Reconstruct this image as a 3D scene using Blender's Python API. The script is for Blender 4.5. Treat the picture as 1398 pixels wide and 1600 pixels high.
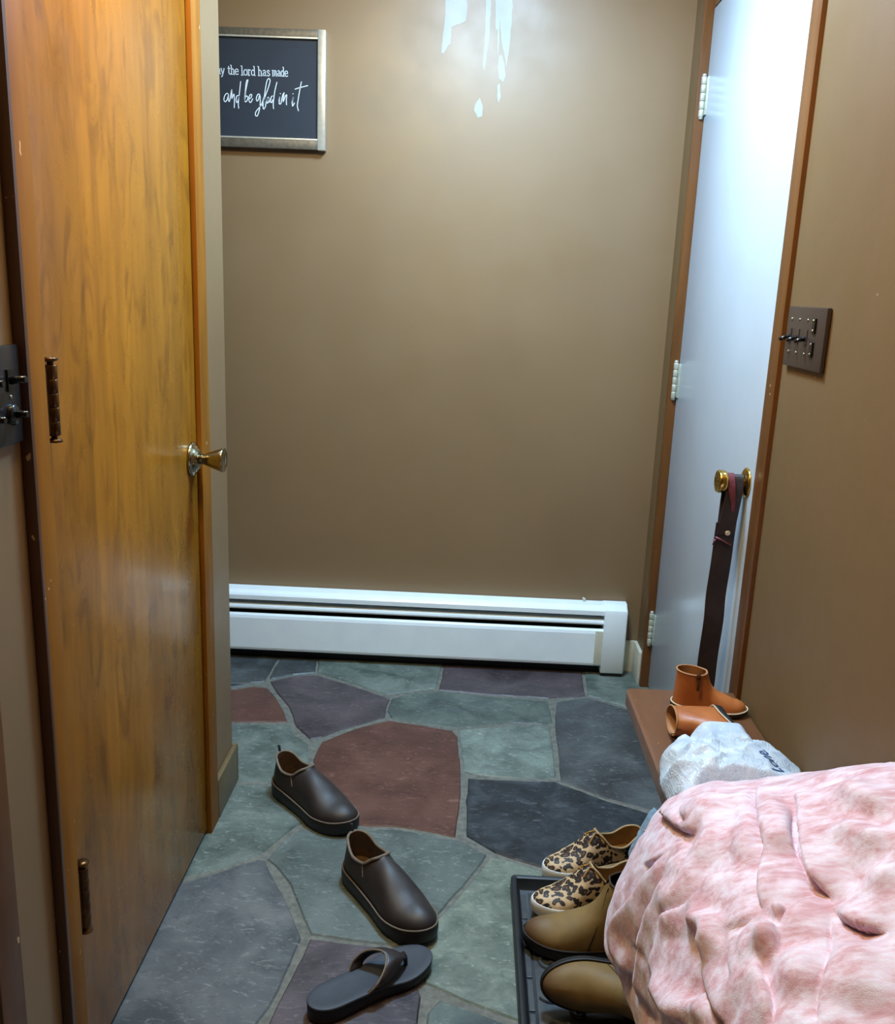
import bpy, bmesh, math, random
import numpy as np
from mathutils import Vector, Matrix, noise as mnoise
from mathutils.bvhtree import BVHTree
random.seed(7)
for o in list(bpy.data.objects):
    bpy.data.objects.remove(o, do_unlink=True)
scene = bpy.context.scene
COL = scene.collection
PI = math.pi

# ------------------------------------------------------------ camera
CAM_H = 1.27
def set_camera(pitch, roll, yaw, focal_px):
    p, r, y = (math.radians(a) for a in (pitch, roll, yaw))
    fwd = Vector((math.sin(y)*math.cos(p), math.cos(y)*math.cos(p), -math.sin(p)))
    right = Vector((math.cos(y), -math.sin(y), 0))
    down = fwd.cross(right)
    rr = right*math.cos(r) - down*math.sin(r)
    dd = right*math.sin(r) + down*math.cos(r)
    m = Matrix((rr, -dd, -fwd)).transposed().to_4x4()
    m.translation = Vector((0, 0, CAM_H))
    cam = bpy.data.cameras.new('camera')
    cam.sensor_fit = 'AUTO'; cam.sensor_width = 36
    cam.lens = focal_px*36/1600
    cam.clip_start = 0.02
    ob = bpy.data.objects.new('camera', cam); COL.objects.link(ob)
    ob.matrix_world = m
    scene.camera = ob
set_camera(13.782, 2.298, -1.055, 1425.94)

# ------------------------------------------------------------ light and exposure
scene.view_settings.view_transform = 'Standard'
scene.view_settings.look = 'None'
scene.view_settings.gamma = 1
scene.view_settings.use_curve_mapping = False
scene.view_settings.exposure = 0.0
world = bpy.data.worlds.new('world'); scene.world = world
world.use_nodes = True
world.node_tree.nodes['Background'].inputs[0].default_value = (0.85, 0.92, 1.0, 1)
world.node_tree.nodes['Background'].inputs[1].default_value = 0.03
def lamp(name, loc, power, size, color, target=None):
    l = bpy.data.lights.new(name, 'AREA'); l.shape = 'DISK'; l.size = size
    l.energy = power; l.color = color
    o = bpy.data.objects.new(name, l); COL.objects.link(o); o.location = loc
    if target:
        o.rotation_euler = (Vector(target)-Vector(loc)).to_track_quat('-Z', 'Y').to_euler()
    return o
lamp('ceiling_light', (0.04, 2.14, 2.30), 46, 0.32, (0.52, 0.87, 1.24))
bulb = bpy.data.lights.new('room_light', 'POINT'); bulb.energy = 45; bulb.color = (1.0, 0.77, 0.42); bulb.shadow_soft_size = 0.10
bo = bpy.data.objects.new('room_light', bulb); COL.objects.link(bo); bo.location = (-0.27, 1.26, 2.27)

# ------------------------------------------------------------ helpers
def lin(c):
    return tuple(((v/255)/12.92 if v/255 <= 0.04045 else ((v/255+0.055)/1.055)**2.4) for v in c)
def obj(name, me, mats=None, parent=None, smooth=False):
    if isinstance(me, bmesh.types.BMesh):
        bm = me; me = bpy.data.meshes.new(name); bm.normal_update(); bm.to_mesh(me); bm.free()
    o = bpy.data.objects.new(name, me); COL.objects.link(o)
    if mats is not None:
        for m in (mats if isinstance(mats, (list, tuple)) else [mats]): me.materials.append(m)
    if parent: o.parent = parent
    if smooth:
        me.polygons.foreach_set('use_smooth', [True]*len(me.polygons))
    return o
def empty(name, loc=(0, 0, 0), rot=(0, 0, 0)):
    o = bpy.data.objects.new(name, None); COL.objects.link(o)
    o.location = loc; o.rotation_euler = rot; o.empty_display_size = 0.05
    return o
def tag(o, label, cat, group=None, kind=None):
    o['label'] = label; o['category'] = cat
    if group: o['group'] = group
    if kind: o['kind'] = kind
    return o
def struct(o, label=None):
    o['kind'] = 'structure'
    if label: o['label'] = label
    return o
def autosmooth(o, ang=35):
    me = o.data
    me.polygons.foreach_set('use_smooth', [True]*len(me.polygons))
    bm = bmesh.new(); bm.from_mesh(me)
    for e in bm.edges:
        if len(e.link_faces) == 2 and e.calc_face_angle(0) > math.radians(ang): e.smooth = False
    bm.to_mesh(me); bm.free()
    return o
def add_box(bm, x0, x1, y0, y1, z0, z1, bev=0.0, seg=2, mi=0):
    vs = [bm.verts.new((x, y, z)) for x in (x0, x1) for y in (y0, y1) for z in (z0, z1)]
    fs = []
    for q in ((0, 1, 3, 2), (4, 6, 7, 5), (0, 4, 5, 1), (2, 3, 7, 6), (0, 2, 6, 4), (1, 5, 7, 3)):
        f = bm.faces.new([vs[i] for i in q]); f.material_index = mi; fs.append(f)
    if bev > 0:
        es = list({e for f in fs for e in f.edges})
        r = bmesh.ops.bevel(bm, geom=es, offset=bev, segments=seg, profile=0.6, affect='EDGES')
        for f in r['faces']: f.material_index = mi
def box(name, b, mat, parent=None, bev=0.0, seg=2):
    bm = bmesh.new(); add_box(bm, *b, bev=bev, seg=seg)
    o = obj(name, bm, mat, parent)
    if bev: autosmooth(o, 40)
    return o
def frame_of(t, up=Vector((0, 0, 1))):
    t = t.normalized()
    if abs(t.dot(up)) > 0.95: up = Vector((0, 1, 0))
    a = t.cross(up).normalized(); b = a.cross(t).normalized()
    return a, b
def add_tube(bm, pts, r, n=8, closed=False, caps=True, mi=0, flat=1.0, up=Vector((0, 0, 1))):
    pts = [Vector(p) for p in pts]; N = len(pts); rings = []
    for i, p in enumerate(pts):
        if closed: t = pts[(i+1) % N]-pts[i-1]
        else: t = pts[min(i+1, N-1)]-pts[max(i-1, 0)]
        if t.length < 1e-9: t = Vector((0, 0, 1))
        a, b = frame_of(t, up)
        rr = r[i] if isinstance(r, (list, tuple)) else r
        rings.append([bm.verts.new(p+a*math.cos(2*PI*k/n)*rr+b*math.sin(2*PI*k/n)*rr*flat) for k in range(n)])
    M = N if closed else N-1
    for i in range(M):
        A, B = rings[i], rings[(i+1) % N]
        for k in range(n):
            f = bm.faces.new((A[k], A[(k+1) % n], B[(k+1) % n], B[k])); f.material_index = mi; f.smooth = True
    if caps and not closed:
        bm.faces.new(list(reversed(rings[0]))).material_index = mi
        bm.faces.new(rings[-1]).material_index = mi
def add_lathe(bm, prof, n=32, M=Matrix(), mi=0):
    """profile (radius, height) turned about local z, placed by matrix M"""
    rings = []
    for r, h in prof:
        if r < 1e-6: rings.append([bm.verts.new(M @ Vector((0, 0, h)))])
        else: rings.append([bm.verts.new(M @ Vector((r*math.cos(2*PI*k/n), r*math.sin(2*PI*k/n), h))) for k in range(n)])
    for A, B in zip(rings, rings[1:]):
        for k in range(n):
            k2 = (k+1) % n
            if len(A) == 1 and len(B) == 1: continue
            if len(A) == 1: q = (A[0], B[k2], B[k])
            elif len(B) == 1: q = (A[k], A[k2], B[0])
            else: q = (A[k], A[k2], B[k2], B[k])
            f = bm.faces.new(q); f.material_index = mi; f.smooth = True
def axis_matrix(loc, z):
    return Matrix.Translation(loc) @ Vector(z).to_track_quat('Z', 'Y').to_matrix().to_4x4()
def grid_faces(bm, V, closed_u=False):
    n = len(V)
    for i in range(n if closed_u else n-1):
        A, B = V[i], V[(i+1) % n]
        for j in range(len(A)-1):
            q = []
            for v in (A[j], A[j+1], B[j+1], B[j]):
                if v not in q: q.append(v)
            if len(q) >= 3:
                try: bm.faces.new(q)
                except ValueError: pass
def interp(tab, s):
    """smooth interpolation of [(s, value), ...]"""
    xs = [t[0] for t in tab]; ys = [t[1] for t in tab]
    if s <= xs[0]: return ys[0]
    if s >= xs[-1]: return ys[-1]
    i = 0
    while s > xs[i+1]: i += 1
    def m(k):
        if k <= 0: return (ys[1]-ys[0])/(xs[1]-xs[0])
        if k >= len(xs)-1: return (ys[-1]-ys[-2])/(xs[-1]-xs[-2])
        a = (ys[k]-ys[k-1])/(xs[k]-xs[k-1]); b = (ys[k+1]-ys[k])/(xs[k+1]-xs[k])
        return 0.0 if a*b <= 0 else 2*a*b/(a+b)
    h = xs[i+1]-xs[i]; t = (s-xs[i])/h
    return ((2*t**3-3*t**2+1)*ys[i]+(t**3-2*t**2+t)*h*m(i)+(-2*t**3+3*t**2)*ys[i+1]+(t**3-t**2)*h*m(i+1))
def catmull(pts, n=6):
    out = []; P = [Vector(p) for p in pts]
    for i in range(len(P)-1):
        a, b, c, d = P[max(i-1, 0)], P[i], P[i+1], P[min(i+2, len(P)-1)]
        for k in range(n):
            f = k/n
            out.append(0.5*(2*b+(c-a)*f+(2*a-5*b+4*c-d)*f*f+(3*b-a-3*c+d)*f**3))
    out.append(P[-1]); return out

# ------------------------------------------------------------ materials
class NT:
    def __init__(self, name):
        self.m = bpy.data.materials.new(name); self.m.use_nodes = True
        self.n = self.m.node_tree.nodes; self.l = self.m.node_tree.links
        self.b = self.n['Principled BSDF']
        self.tc = self.n.new('ShaderNodeTexCoord')
    def new(self, t, **kw):
        x = self.n.new(t)
        for k, v in kw.items():
            if k in x.inputs: self.put(x.inputs[k], v)
            else: setattr(x, k, v)
        return x
    def put(self, sock, v):
        if isinstance(v, bpy.types.NodeSocket): self.l.new(v, sock)
        else: sock.default_value = v
    def coord(self, scale=(1, 1, 1), rot=(0, 0, 0)):
        mp = self.n.new('ShaderNodeMapping'); self.l.new(self.tc.outputs['Object'], mp.inputs['Vector'])
        mp.inputs['Scale'].default_value = scale; mp.inputs['Rotation'].default_value = rot
        return mp.outputs[0]
    def noise(self, vec, scale, detail=4, rough=0.55, dist=0.0):
        x = self.new('ShaderNodeTexNoise', Scale=scale, Detail=detail, Roughness=rough, Distortion=dist)
        self.l.new(vec, x.inputs['Vector']); return x.outputs['Fac']
    def ramp(self, fac, stops, interp='LINEAR'):
        x = self.n.new('ShaderNodeValToRGB'); x.color_ramp.interpolation = interp
        e = x.color_ramp.elements
        while len(e) > 1: e.remove(e[-1])
        e[0].position = stops[0][0]; e[0].color = (*stops[0][1], 1)
        for p, c in stops[1:]: e.new(p).color = (*c, 1)
        self.l.new(fac, x.inputs[0]); return x.outputs[0]
    def mix(self, a, b, fac, mode='MIX'):
        x = self.n.new('ShaderNodeMix'); x.data_type = 'RGBA'; x.blend_type = mode
        for s, v in ((x.inputs[0], fac), (x.inputs[6], a), (x.inputs[7], b)):
            if isinstance(v, bpy.types.NodeSocket): self.l.new(v, s)
            elif isinstance(v, (int, float)): s.default_value = v
            else: s.default_value = (*v, 1) if len(v) == 3 else v
        return x.outputs[2]
    def math(self, op, a, b=0.0):
        x = self.n.new('ShaderNodeMath'); x.operation = op
        self.put(x.inputs[0], a); self.put(x.inputs[1], b); return x.outputs[0]
    def bump(self, h, strength=0.2, dist=0.002):
        x = self.new('ShaderNodeBump', Strength=strength, Distance=dist)
        self.l.new(h, x.inputs['Height']); self.l.new(x.outputs[0], self.b.inputs['Normal'])
    def out(self, **kw):
        for k, v in kw.items():
            k = k.replace('_', ' ')
            s = self.b.inputs[k]
            if isinstance(v, (tuple, list)) and len(v) == 3 and s.type == 'RGBA': v = (*v, 1)
            self.put(s, v)
        return self.m
def plain(name, rgb, rough=0.5, metal=0.0, var=0.12, scale=30, bump=0.0, bscale=200, spec=0.5, **kw):
    t = NT(name); c = lin(rgb)
    f = t.noise(t.coord(), scale, 3)
    col = t.ramp(f, [(0.3, tuple(v*(1-var) for v in c)), (0.7, tuple(min(1, v*(1+var)) for v in c))])
    if bump: t.bump(t.noise(t.coord(), bscale, 2), bump, 0.001)
    kw.setdefault('Specular_IOR_Level', spec)
    return t.out(Base_Color=col, Roughness=rough, Metallic=metal, **kw)

def wood(name, dark, mid, light, rough=0.3, axis='z', boards=None, chips=False, coat=0.0, spec=0.5):
    t = NT(name)
    st = {'z': (1, 1, 0.09), 'y': (1, 0.09, 1), 'x': (0.09, 1, 1)}[axis]
    st2 = {'z': (1, 1, 0.3), 'y': (1, 0.3, 1), 'x': (0.3, 1, 1)}[axis]
    g = t.noise(t.coord(st), 38, 4, 0.5, 0.15)
    fl = t.noise(t.coord(st2), 7, 3, 0.5, 1.1)
    col = t.ramp(g, [(0.25, lin(dark)), (0.5, lin(mid)), (0.78, lin(light))])
    col = t.mix(col, t.ramp(fl, [(0.35, lin(mid)), (0.7, lin(light))]), 0.55)
    if boards:          # feathery figure of the veneer
        ft = t.noise(t.coord((1, 1.0, 0.30), (0.22, 0, 0)), 20, 4, 0.55, 1.6)
        col = t.mix(col, lin(dark), t.ramp(ft, [(0.50, (0, 0, 0)), (0.66, (0.55,)*3)]))
        sep = t.n.new('ShaderNodeSeparateXYZ'); t.l.new(t.tc.outputs['Object'], sep.inputs[0])
        sh = t.ramp(t.math('DIVIDE', t.math('SUBTRACT', sep.outputs['Y'], boards[0]), boards[1]-boards[0]),
                    [(p, (v, v, v)) for p, v in boards[2]], 'CONSTANT')
        col = t.mix(col, sh, 1.0, 'MULTIPLY')
    if chips:
        c = t.noise(t.coord((1, 1, 0.6)), 55, 2)
        col = t.mix(col, lin((205, 165, 120)), t.ramp(c, [(0.735, (0, 0, 0)), (0.75, (1, 1, 1))]))
    rf = t.ramp(t.noise(t.coord(), 9, 4), [(0.3, (rough*0.85,)*3), (0.7, (rough*1.25,)*3)])
    t.bump(g, 0.02, 0.001)
    return t.out(Base_Color=col, Roughness=rf, Coat_Weight=coat, Coat_Roughness=0.16, Specular_IOR_Level=spec)

def stone(name, a, b, c, sc=9):
    t = NT(name)
    n1 = t.noise(t.coord(), sc, 7, 0.62, 0.5)
    n2 = t.noise(t.coord((1, 1.6, 1), (0, 0, 0.6)), 38, 5, 0.6, 0.8)
    col = t.ramp(n1, [(0.34, tuple(v*0.88 for v in lin(a))), (0.5, lin(b)), (0.66, tuple(v*1.08 for v in lin(c)))])
    col = t.mix(col, tuple(v*0.6 for v in lin(a)), t.ramp(n2, [(0.28, (0.55,)*3), (0.42, (0, 0, 0))]))
    n3 = t.noise(t.coord((1, 2.5, 1), (0, 0, 0.9)), 34, 4, 0.7, 1.4)
    col = t.mix(col, tuple(min(1, v*1.9+0.03) for v in lin(c)), t.ramp(n3, [(0.56, (0, 0, 0)), (0.70, (0.62,)*3)]))
    sp = t.noise(t.coord(), 210, 2)
    col = t.mix(col, lin((200, 205, 200)), t.ramp(sp, [(0.80, (0, 0, 0)), (0.83, (0.8,)*3)]))
    t.bump(t.mix(n2, n1, 0.5), 0.35, 0.004)
    rf = t.ramp(n1, [(0.3, (0.38,)*3), (0.7, (0.55,)*3)])
    return t.out(Base_Color=col, Roughness=rf, Specular_IOR_Level=0.45)

def wall_paint(name, rgb, rough=0.46, spec=0.72):
    t = NT(name); c = lin(rgb)
    f = t.noise(t.coord(), 2.2, 3)
    col = t.ramp(f, [(0.3, tuple(v*0.95 for v in c)), (0.7, tuple(v*1.05 for v in c))])
    sp = t.noise(t.coord(), 46, 1)
    col = t.mix(col, lin((190, 172, 146)), t.ramp(sp, [(0.83, (0, 0, 0)), (0.85, (0.6,)*3)]))
    bb = t.mix(t.noise(t.coord(), 160, 3), t.noise(t.coord(), 14, 3), 0.5)
    t.bump(bb, 0.10, 0.002)
    rf = t.ramp(t.noise(t.coord(), 7, 4), [(0.3, (rough*0.9,)*3), (0.7, (rough*1.15,)*3)])
    return t.out(Base_Color=col, Roughness=rf, Specular_IOR_Level=spec)

M = {}
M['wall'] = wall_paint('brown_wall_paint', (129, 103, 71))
M['wall_side'] = wall_paint('darkened_wall_paint', (112, 87, 55), 0.55, 0.35)  # same wall paint, colour darkened to offset strong lamp light on the right wall
M['peel'] = wall_paint('bare_skim_coat', (146, 146, 142), 0.46, 0.6)
M['ceil'] = plain('ceiling_paint', (222, 220, 212), 0.8, var=0.03)
M['white_door'] = plain('white_gloss_paint', (184, 194, 202), 0.24, var=0.025, scale=6, bump=0.05, bscale=60)
M['white_metal'] = plain('white_enamel', (240, 250, 254), 0.30, var=0.03, scale=12)
M['black'] = plain('black_shadow_metal', (20, 20, 21), 0.6)
M['fin'] = plain('grey_fin_metal', (64, 66, 66), 0.45, 0.6)
M['cream'] = plain('cream_paint', (204, 200, 180), 0.4, var=0.06, scale=40)
M['base_brown'] = plain('brown_baseboard_paint', (104, 88, 60), 0.4, var=0.1)
M['closet'] = wood('closet_door_veneer', (112, 68, 14), (154, 99, 22), (182, 122, 32), 0.27, 'z',
                   (1.19, 1.89, [(0.0, 0.92), (0.24, 1.12), (0.52, 1.0), (0.80, 0.86)]), coat=0.12, spec=0.4)
M['casing'] = wood('door_casing_wood', (66, 38, 14), (96, 58, 24), (120, 76, 34), 0.38, 'z', chips=True, coat=0.05, spec=0.35)
M['closet_casing'] = wood('closet_casing_wood', (96, 56, 16), (136, 84, 22), (162, 106, 34), 0.5, 'z', chips=True, spec=0.15)
M['casing_dark'] = wood('casing_side_wood', (58, 36, 24), (80, 50, 32), (100, 64, 40), 0.36, 'z', chips=True, coat=0.2)  # casing side, coloured darker than its front face
M['bench'] = wood('bench_wood', (84, 52, 34), (106, 68, 44), (126, 84, 56), 0.36, 'y', chips=True, coat=0.2)
M['bronze'] = plain('aged_bronze', (96, 68, 42), 0.30, 0.85, var=0.45, scale=60)
M['brass'] = plain('polished_brass', (206, 172, 92), 0.18, 1.0, var=0.1)
M['pewter'] = plain('antique_pewter_brass', (170, 160, 132), 0.16, 1.0, var=0.12)
M['pale_metal'] = plain('pale_painted_steel', (196, 200, 186), 0.35, 0.4, var=0.15, scale=80)
M['plate'] = plain('brown_switch_plastic', (62, 50, 44), 0.32, var=0.05)
M['dark_plate'] = plain('black_switch_plastic', (38, 38, 42), 0.25, var=0.06)
M['toggle'] = plain('black_toggle_plastic', (18, 17, 18), 0.22)
M['screw'] = plain('bright_screw', (150, 140, 120), 0.3, 0.8)
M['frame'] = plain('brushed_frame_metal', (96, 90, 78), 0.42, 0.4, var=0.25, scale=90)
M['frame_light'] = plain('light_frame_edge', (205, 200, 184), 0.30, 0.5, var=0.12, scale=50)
M['slate_panel'] = plain('navy_chalk_panel', (27, 38, 50), 0.6, var=0.08)
M['letter'] = plain('white_lettering_paint', (226, 234, 240), 0.6, var=0.02)
M['grout'] = plain('floor_grout', (104, 104, 96), 0.8, var=0.3, scale=60, bump=0.5, bscale=140)
M['green'] = stone('green_flagstone', (72, 82, 76), (94, 104, 97), (110, 119, 111))
M['green2'] = stone('mid_green_flagstone', (63, 72, 69), (78, 89, 83), (94, 103, 96))
M['green3'] = stone('light_green_flagstone', (89, 101, 95), (108, 119, 112), (121, 134, 123))
M['green4'] = stone('blue_green_flagstone', (71, 81, 77), (87, 96, 92), (99, 107, 102), 6)
M['green5'] = stone('mottled_green_flagstone', (84, 96, 85), (105, 114, 103), (120, 129, 114), 13)
M['slate'] = stone('grey_flagstone', (53, 56, 57), (66, 70, 71), (81, 86, 86))
M['slate2'] = stone('dark_grey_flagstone', (55, 58, 59), (67, 70, 71), (82, 86, 86), 6)
M['slate3'] = stone('blue_grey_flagstone', (71, 76, 78), (89, 92, 94), (102, 104, 103), 7)
M['navy'] = stone('navy_flagstone', (30, 35, 39), (40, 45, 50), (58, 64, 68), 12)
M['purple'] = stone('purple_flagstone', (58, 51, 54), (72, 63, 66), (84, 73, 76), 6)
M['red'] = stone('red_flagstone', (74, 46, 38), (87, 54, 44), (97, 64, 53), 6)
STONES = [
 ('slate', [(-0.957, 3.056), (-0.641, 3.065), (-0.62, 2.921), (-0.623, 2.771), (-0.622, 2.741), (-0.667, 2.726), (-0.743, 2.727), (-0.857, 2.724)]),
 ('navy', [(-0.851, 2.705), (-0.726, 2.719), (-0.67, 2.71), (-0.717, 2.686), (-0.834, 2.648)]),
 ('red', [(-0.828, 2.63), (-0.715, 2.662), (-0.654, 2.698), (-0.604, 2.694), (-0.58, 2.658), (-0.531, 2.563), (-0.495, 2.468), (-0.657, 2.451), (-0.767, 2.427)]),
 ('green', [(-0.761, 2.408), (-0.652, 2.435), (-0.485, 2.445), (-0.46, 2.396), (-0.41, 2.343), (-0.392, 2.241), (-0.393, 2.134), (-0.467, 2.127), (-0.556, 2.122), (-0.625, 2.122)]),
 ('purple', [(-0.606, 2.743), (-0.54, 2.791), (-0.467, 2.81), (-0.349, 2.747), (-0.233, 2.673), (-0.207, 2.653), (-0.213, 2.593), (-0.211, 2.528), (-0.263, 2.489), (-0.335, 2.432), (-0.378, 2.385), (-0.411, 2.37), (-0.463, 2.443), (-0.511, 2.569), (-0.58, 2.687)]),
 ('slate', [(-0.632, 3.066), (-0.507, 3.063), (-0.474, 2.83), (-0.543, 2.806), (-0.61, 2.762), (-0.617, 2.782), (-0.612, 2.922)]),
 ('green', [(-0.498, 3.064), (-0.044, 3.072), (-0.053, 2.933), (-0.065, 2.754), (-0.108, 2.735), (-0.222, 2.688), (-0.352, 2.767), (-0.466, 2.831)]),
 ('purple', [(-0.037, 3.073), (0.435, 3.048), (0.429, 2.919), (0.419, 2.746), (0.299, 2.718), (0.12, 2.722), (-0.056, 2.741), (-0.045, 2.907)]),
 ('green', [(0.444, 3.049), (0.65, 3.045), (0.692, 2.912), (0.675, 2.622), (0.552, 2.671), (0.471, 2.732), (0.43, 2.752), (0.44, 2.92)]),
 ('green2', [(-0.201, 2.658), (-0.148, 2.702), (-0.062, 2.73), (0.12, 2.708), (0.293, 2.694), (0.295, 2.648), (0.299, 2.548), (0.267, 2.536), (0.174, 2.535), (0.01, 2.481), (-0.095, 2.498), (-0.192, 2.526), (-0.206, 2.572)]),
 ('green3', [(0.014, 2.469), (0.173, 2.518), (0.285, 2.522), (0.285, 2.38), (0.279, 2.224), (0.216, 2.215), (0.127, 2.213), (0.067, 2.224), (0.03, 2.241)]),
 ('slate2', [(0.323, 2.692), (0.429, 2.737), (0.55, 2.658), (0.684, 2.572), (0.916, 2.443), (0.773, 1.984), (0.624, 2.009), (0.523, 2.076), (0.409, 2.128), (0.291, 2.209), (0.298, 2.381), (0.304, 2.54)]),
 ('navy', [(0.044, 2.199), (0.126, 2.197), (0.234, 2.2), (0.273, 2.204), (0.343, 2.159), (0.407, 2.116), (0.501, 2.071), (0.621, 1.998), (0.71, 1.927), (0.54, 1.666), (0.416, 1.718), (0.313, 1.775), (0.215, 1.824), (0.146, 1.854), (0.106, 1.873), (0.04, 1.934), (0.04, 2.088)]),
 ('red', [(-0.374, 2.358), (-0.282, 2.454), (-0.196, 2.508), (-0.095, 2.486), (-0.004, 2.463), (0.011, 2.429), (0.022, 2.23), (0.023, 2.117), (0.015, 1.924), (-0.034, 1.938), (-0.082, 1.952), (-0.136, 1.958), (-0.194, 1.953), (-0.268, 1.966), (-0.343, 2.083), (-0.383, 2.259)]),
 ('green', [(-0.621, 2.106), (-0.553, 2.11), (-0.465, 2.115), (-0.391, 2.122), (-0.36, 2.081), (-0.341, 2.018), (-0.346, 1.964), (-0.37, 1.94), (-0.421, 1.833), (-0.433, 1.815), (-0.508, 1.757), (-0.573, 1.718), (-0.675, 1.785)]),
 ('green4', [(-0.409, 1.803), (-0.389, 1.871), (-0.363, 1.919), (-0.306, 1.954), (-0.258, 1.947), (-0.192, 1.94), (-0.139, 1.947), (-0.082, 1.939), (-0.018, 1.921), (0.031, 1.912), (0.088, 1.864), (0.08, 1.837), (0.034, 1.743), (-0.009, 1.663), (-0.046, 1.595), (-0.057, 1.555), (-0.12, 1.551), (-0.181, 1.555), (-0.268, 1.567), (-0.294, 1.619), (-0.34, 1.719), (-0.383, 1.781)]),
 ('slate3', [(-0.588, 1.695), (-0.5, 1.753), (-0.43, 1.801), (-0.415, 1.8), (-0.374, 1.727), (-0.32, 1.629), (-0.286, 1.553), (-0.302, 1.415), (-0.323, 1.332), (-0.341, 1.224), (-0.362, 1.085), (-0.55, 1.073), (-0.599, 1.313)]),
 ('purple', [(-0.268, 1.556), (-0.18, 1.546), (-0.081, 1.539), (-0.061, 1.476), (-0.04, 1.417), (-0.041, 1.352), (-0.045, 1.194), (-0.121, 1.143), (-0.313, 1.154), (-0.32, 1.225), (-0.303, 1.336), (-0.291, 1.416), (-0.271, 1.539)]),
 ('green5', [(0.096, 1.855), (0.146, 1.842), (0.214, 1.81), (0.364, 1.735), (0.536, 1.646), (0.41, 1.133), (0.265, 1.214), (0.138, 1.373), (0.04, 1.413), (-0.032, 1.452), (-0.045, 1.484), (-0.068, 1.54), (-0.041, 1.583), (-0.004, 1.654), (0.04, 1.737)]),
 ('green2', [(-0.005, 1.413), (0.035, 1.4), (0.124, 1.363), (0.253, 1.202), (0.23, 1.023), (-0.032, 1.008), (-0.034, 1.195), (-0.026, 1.353), (-0.024, 1.379)]),
 ('slate2', [(-0.32, 1.142), (-0.119, 1.132), (-0.048, 1.171), (-0.034, 0.922), (-0.25, 0.711), (-0.364, 0.83)]),
 ('slate2', [(-2, -1.8), (-1.0, -1.8), (-0.9, 0.3), (-2, 0.4)]),
 ('green', [(-0.98, -1.8), (-0.1, -1.8), (-0.15, 0.1), (-0.88, 0.3)]),
 ('purple', [(-0.08, -1.8), (0.63, -1.8), (0.63, -0.3), (-0.12, 0.1)]),
 ('green', [(0.15, 0.02), (0.63, -0.27), (0.63, 0.6), (0.2, 0.72)]),
 ('green2', [(-1.59, 2.2), (-0.95, 2.2), (-0.96, 2.95), (-1.59, 2.95)]),
]

# ------------------------------------------------------------ room shell
PX0, PXX, PXY = -0.10669, 0.0019140, 0.0000700
PZ0, PZX, PZY = 1.92133, 0.0000628, -0.0017888

XL, XR, YB, ZC = -0.57, 0.64, 2.975, 2.44
def inset_poly(pts, d):
    n = len(pts); A = sum(pts[i][0]*pts[(i+1) % n][1]-pts[(i+1) % n][0]*pts[i][1] for i in range(n))
    if A < 0: pts = pts[::-1]
    out = []
    for i in range(n):
        p0, p1, p2 = Vector(pts[i-1]), Vector(pts[i]), Vector(pts[(i+1) % n])
        a, b = (p1-p0).normalized(), (p2-p1).normalized()
        n1, n2 = Vector((-a.y, a.x)), Vector((-b.y, b.x))
        m = n1+n2
        m = m/max(m.length_squared, 0.35)*2
        out.append(p1+m*d)
    return [Vector(p) for p in pts], out
STONE_MATS = ['grout', 'green', 'green2', 'green3', 'green4', 'green5', 'slate', 'slate2', 'slate3', 'navy', 'purple', 'red']
bm = bmesh.new()
add_box(bm, -2.2, 0.78, -1.9, 3.08, -0.06, 0.0, mi=0)
for i, (kind, pts) in enumerate(STONES):
    # roughen the outline a little, as hand-cut stone
    q = []
    for k in range(len(pts)):
        a, b = Vector(pts[k]), Vector(pts[(k+1) % len(pts)])
        nseg = max(1, int((b-a).length/0.03))
        for s in range(nseg):
            p = a.lerp(b, s/nseg)
            nv = mnoise.noise_vector(Vector((p.x*22, p.y*22, i*3.1)))
            q.append((p.x+nv.x*0.0035, p.y+nv.y*0.0035))
    outer, inner = inset_poly(q, 0.0035)
    lo = [bm.verts.new((p.x, p.y, 0.0)) for p in outer]
    hi = [bm.verts.new((p.x, p.y, 0.0032)) for p in inner]
    mi = STONE_MATS.index(kind)
    for k in range(len(lo)):
        f = bm.faces.new((lo[k], lo[(k+1) % len(lo)], hi[(k+1) % len(lo)], hi[k])); f.material_index = mi
    f = bm.faces.new(hi); f.material_index = mi
bmesh.ops.triangulate(bm, faces=[f for f in bm.faces if len(f.verts) > 4])
struct(obj('floor', bm, [M[k] for k in STONE_MATS]), 'irregular flagstone floor in green, grey, navy, purple and red')

PEEL = [[(698,-40),(730,-40),(729,22),(728,33),(720,38.5),(705.3,43.3),(704,69),(698,74),(692.7,83.4),(689.6,82),(692,55),(695,36)],
        [(759.6,-40),(766,-40),(765.9,22),(764.3,47),(762,75.5),(756.4,110),(754,100.7),(757.2,66)],
        [(772,-40),(799,-40),(799,22),(797.4,47),(795,75.5),(791.4,104),(788,88),(782.4,63),(780,31.5),(779.3,66),(777,88),(776.6,47),(773.7,50)],
        [(779.5,88),(783,86),(788,100),(790,118),(786,128),(780,122),(778,104)],
        [(745,158),(750,152),(755,166),(754,182),(747,184),(741,172)],
        [(777.5,132),(781,130),(783,150),(779,160),(777,150)]]
def wall_px(px, py):     # measured once from two corners of the wall, metres
    return (PX0+(px-700)*PXX+(py-100)*PXY, PZ0+(px-700)*PZX+(py-100)*PZY)
bm = bmesh.new()
add_box(bm, -1.75, XR+0.12, YB, YB+0.1, 0, ZC, mi=0)
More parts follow.
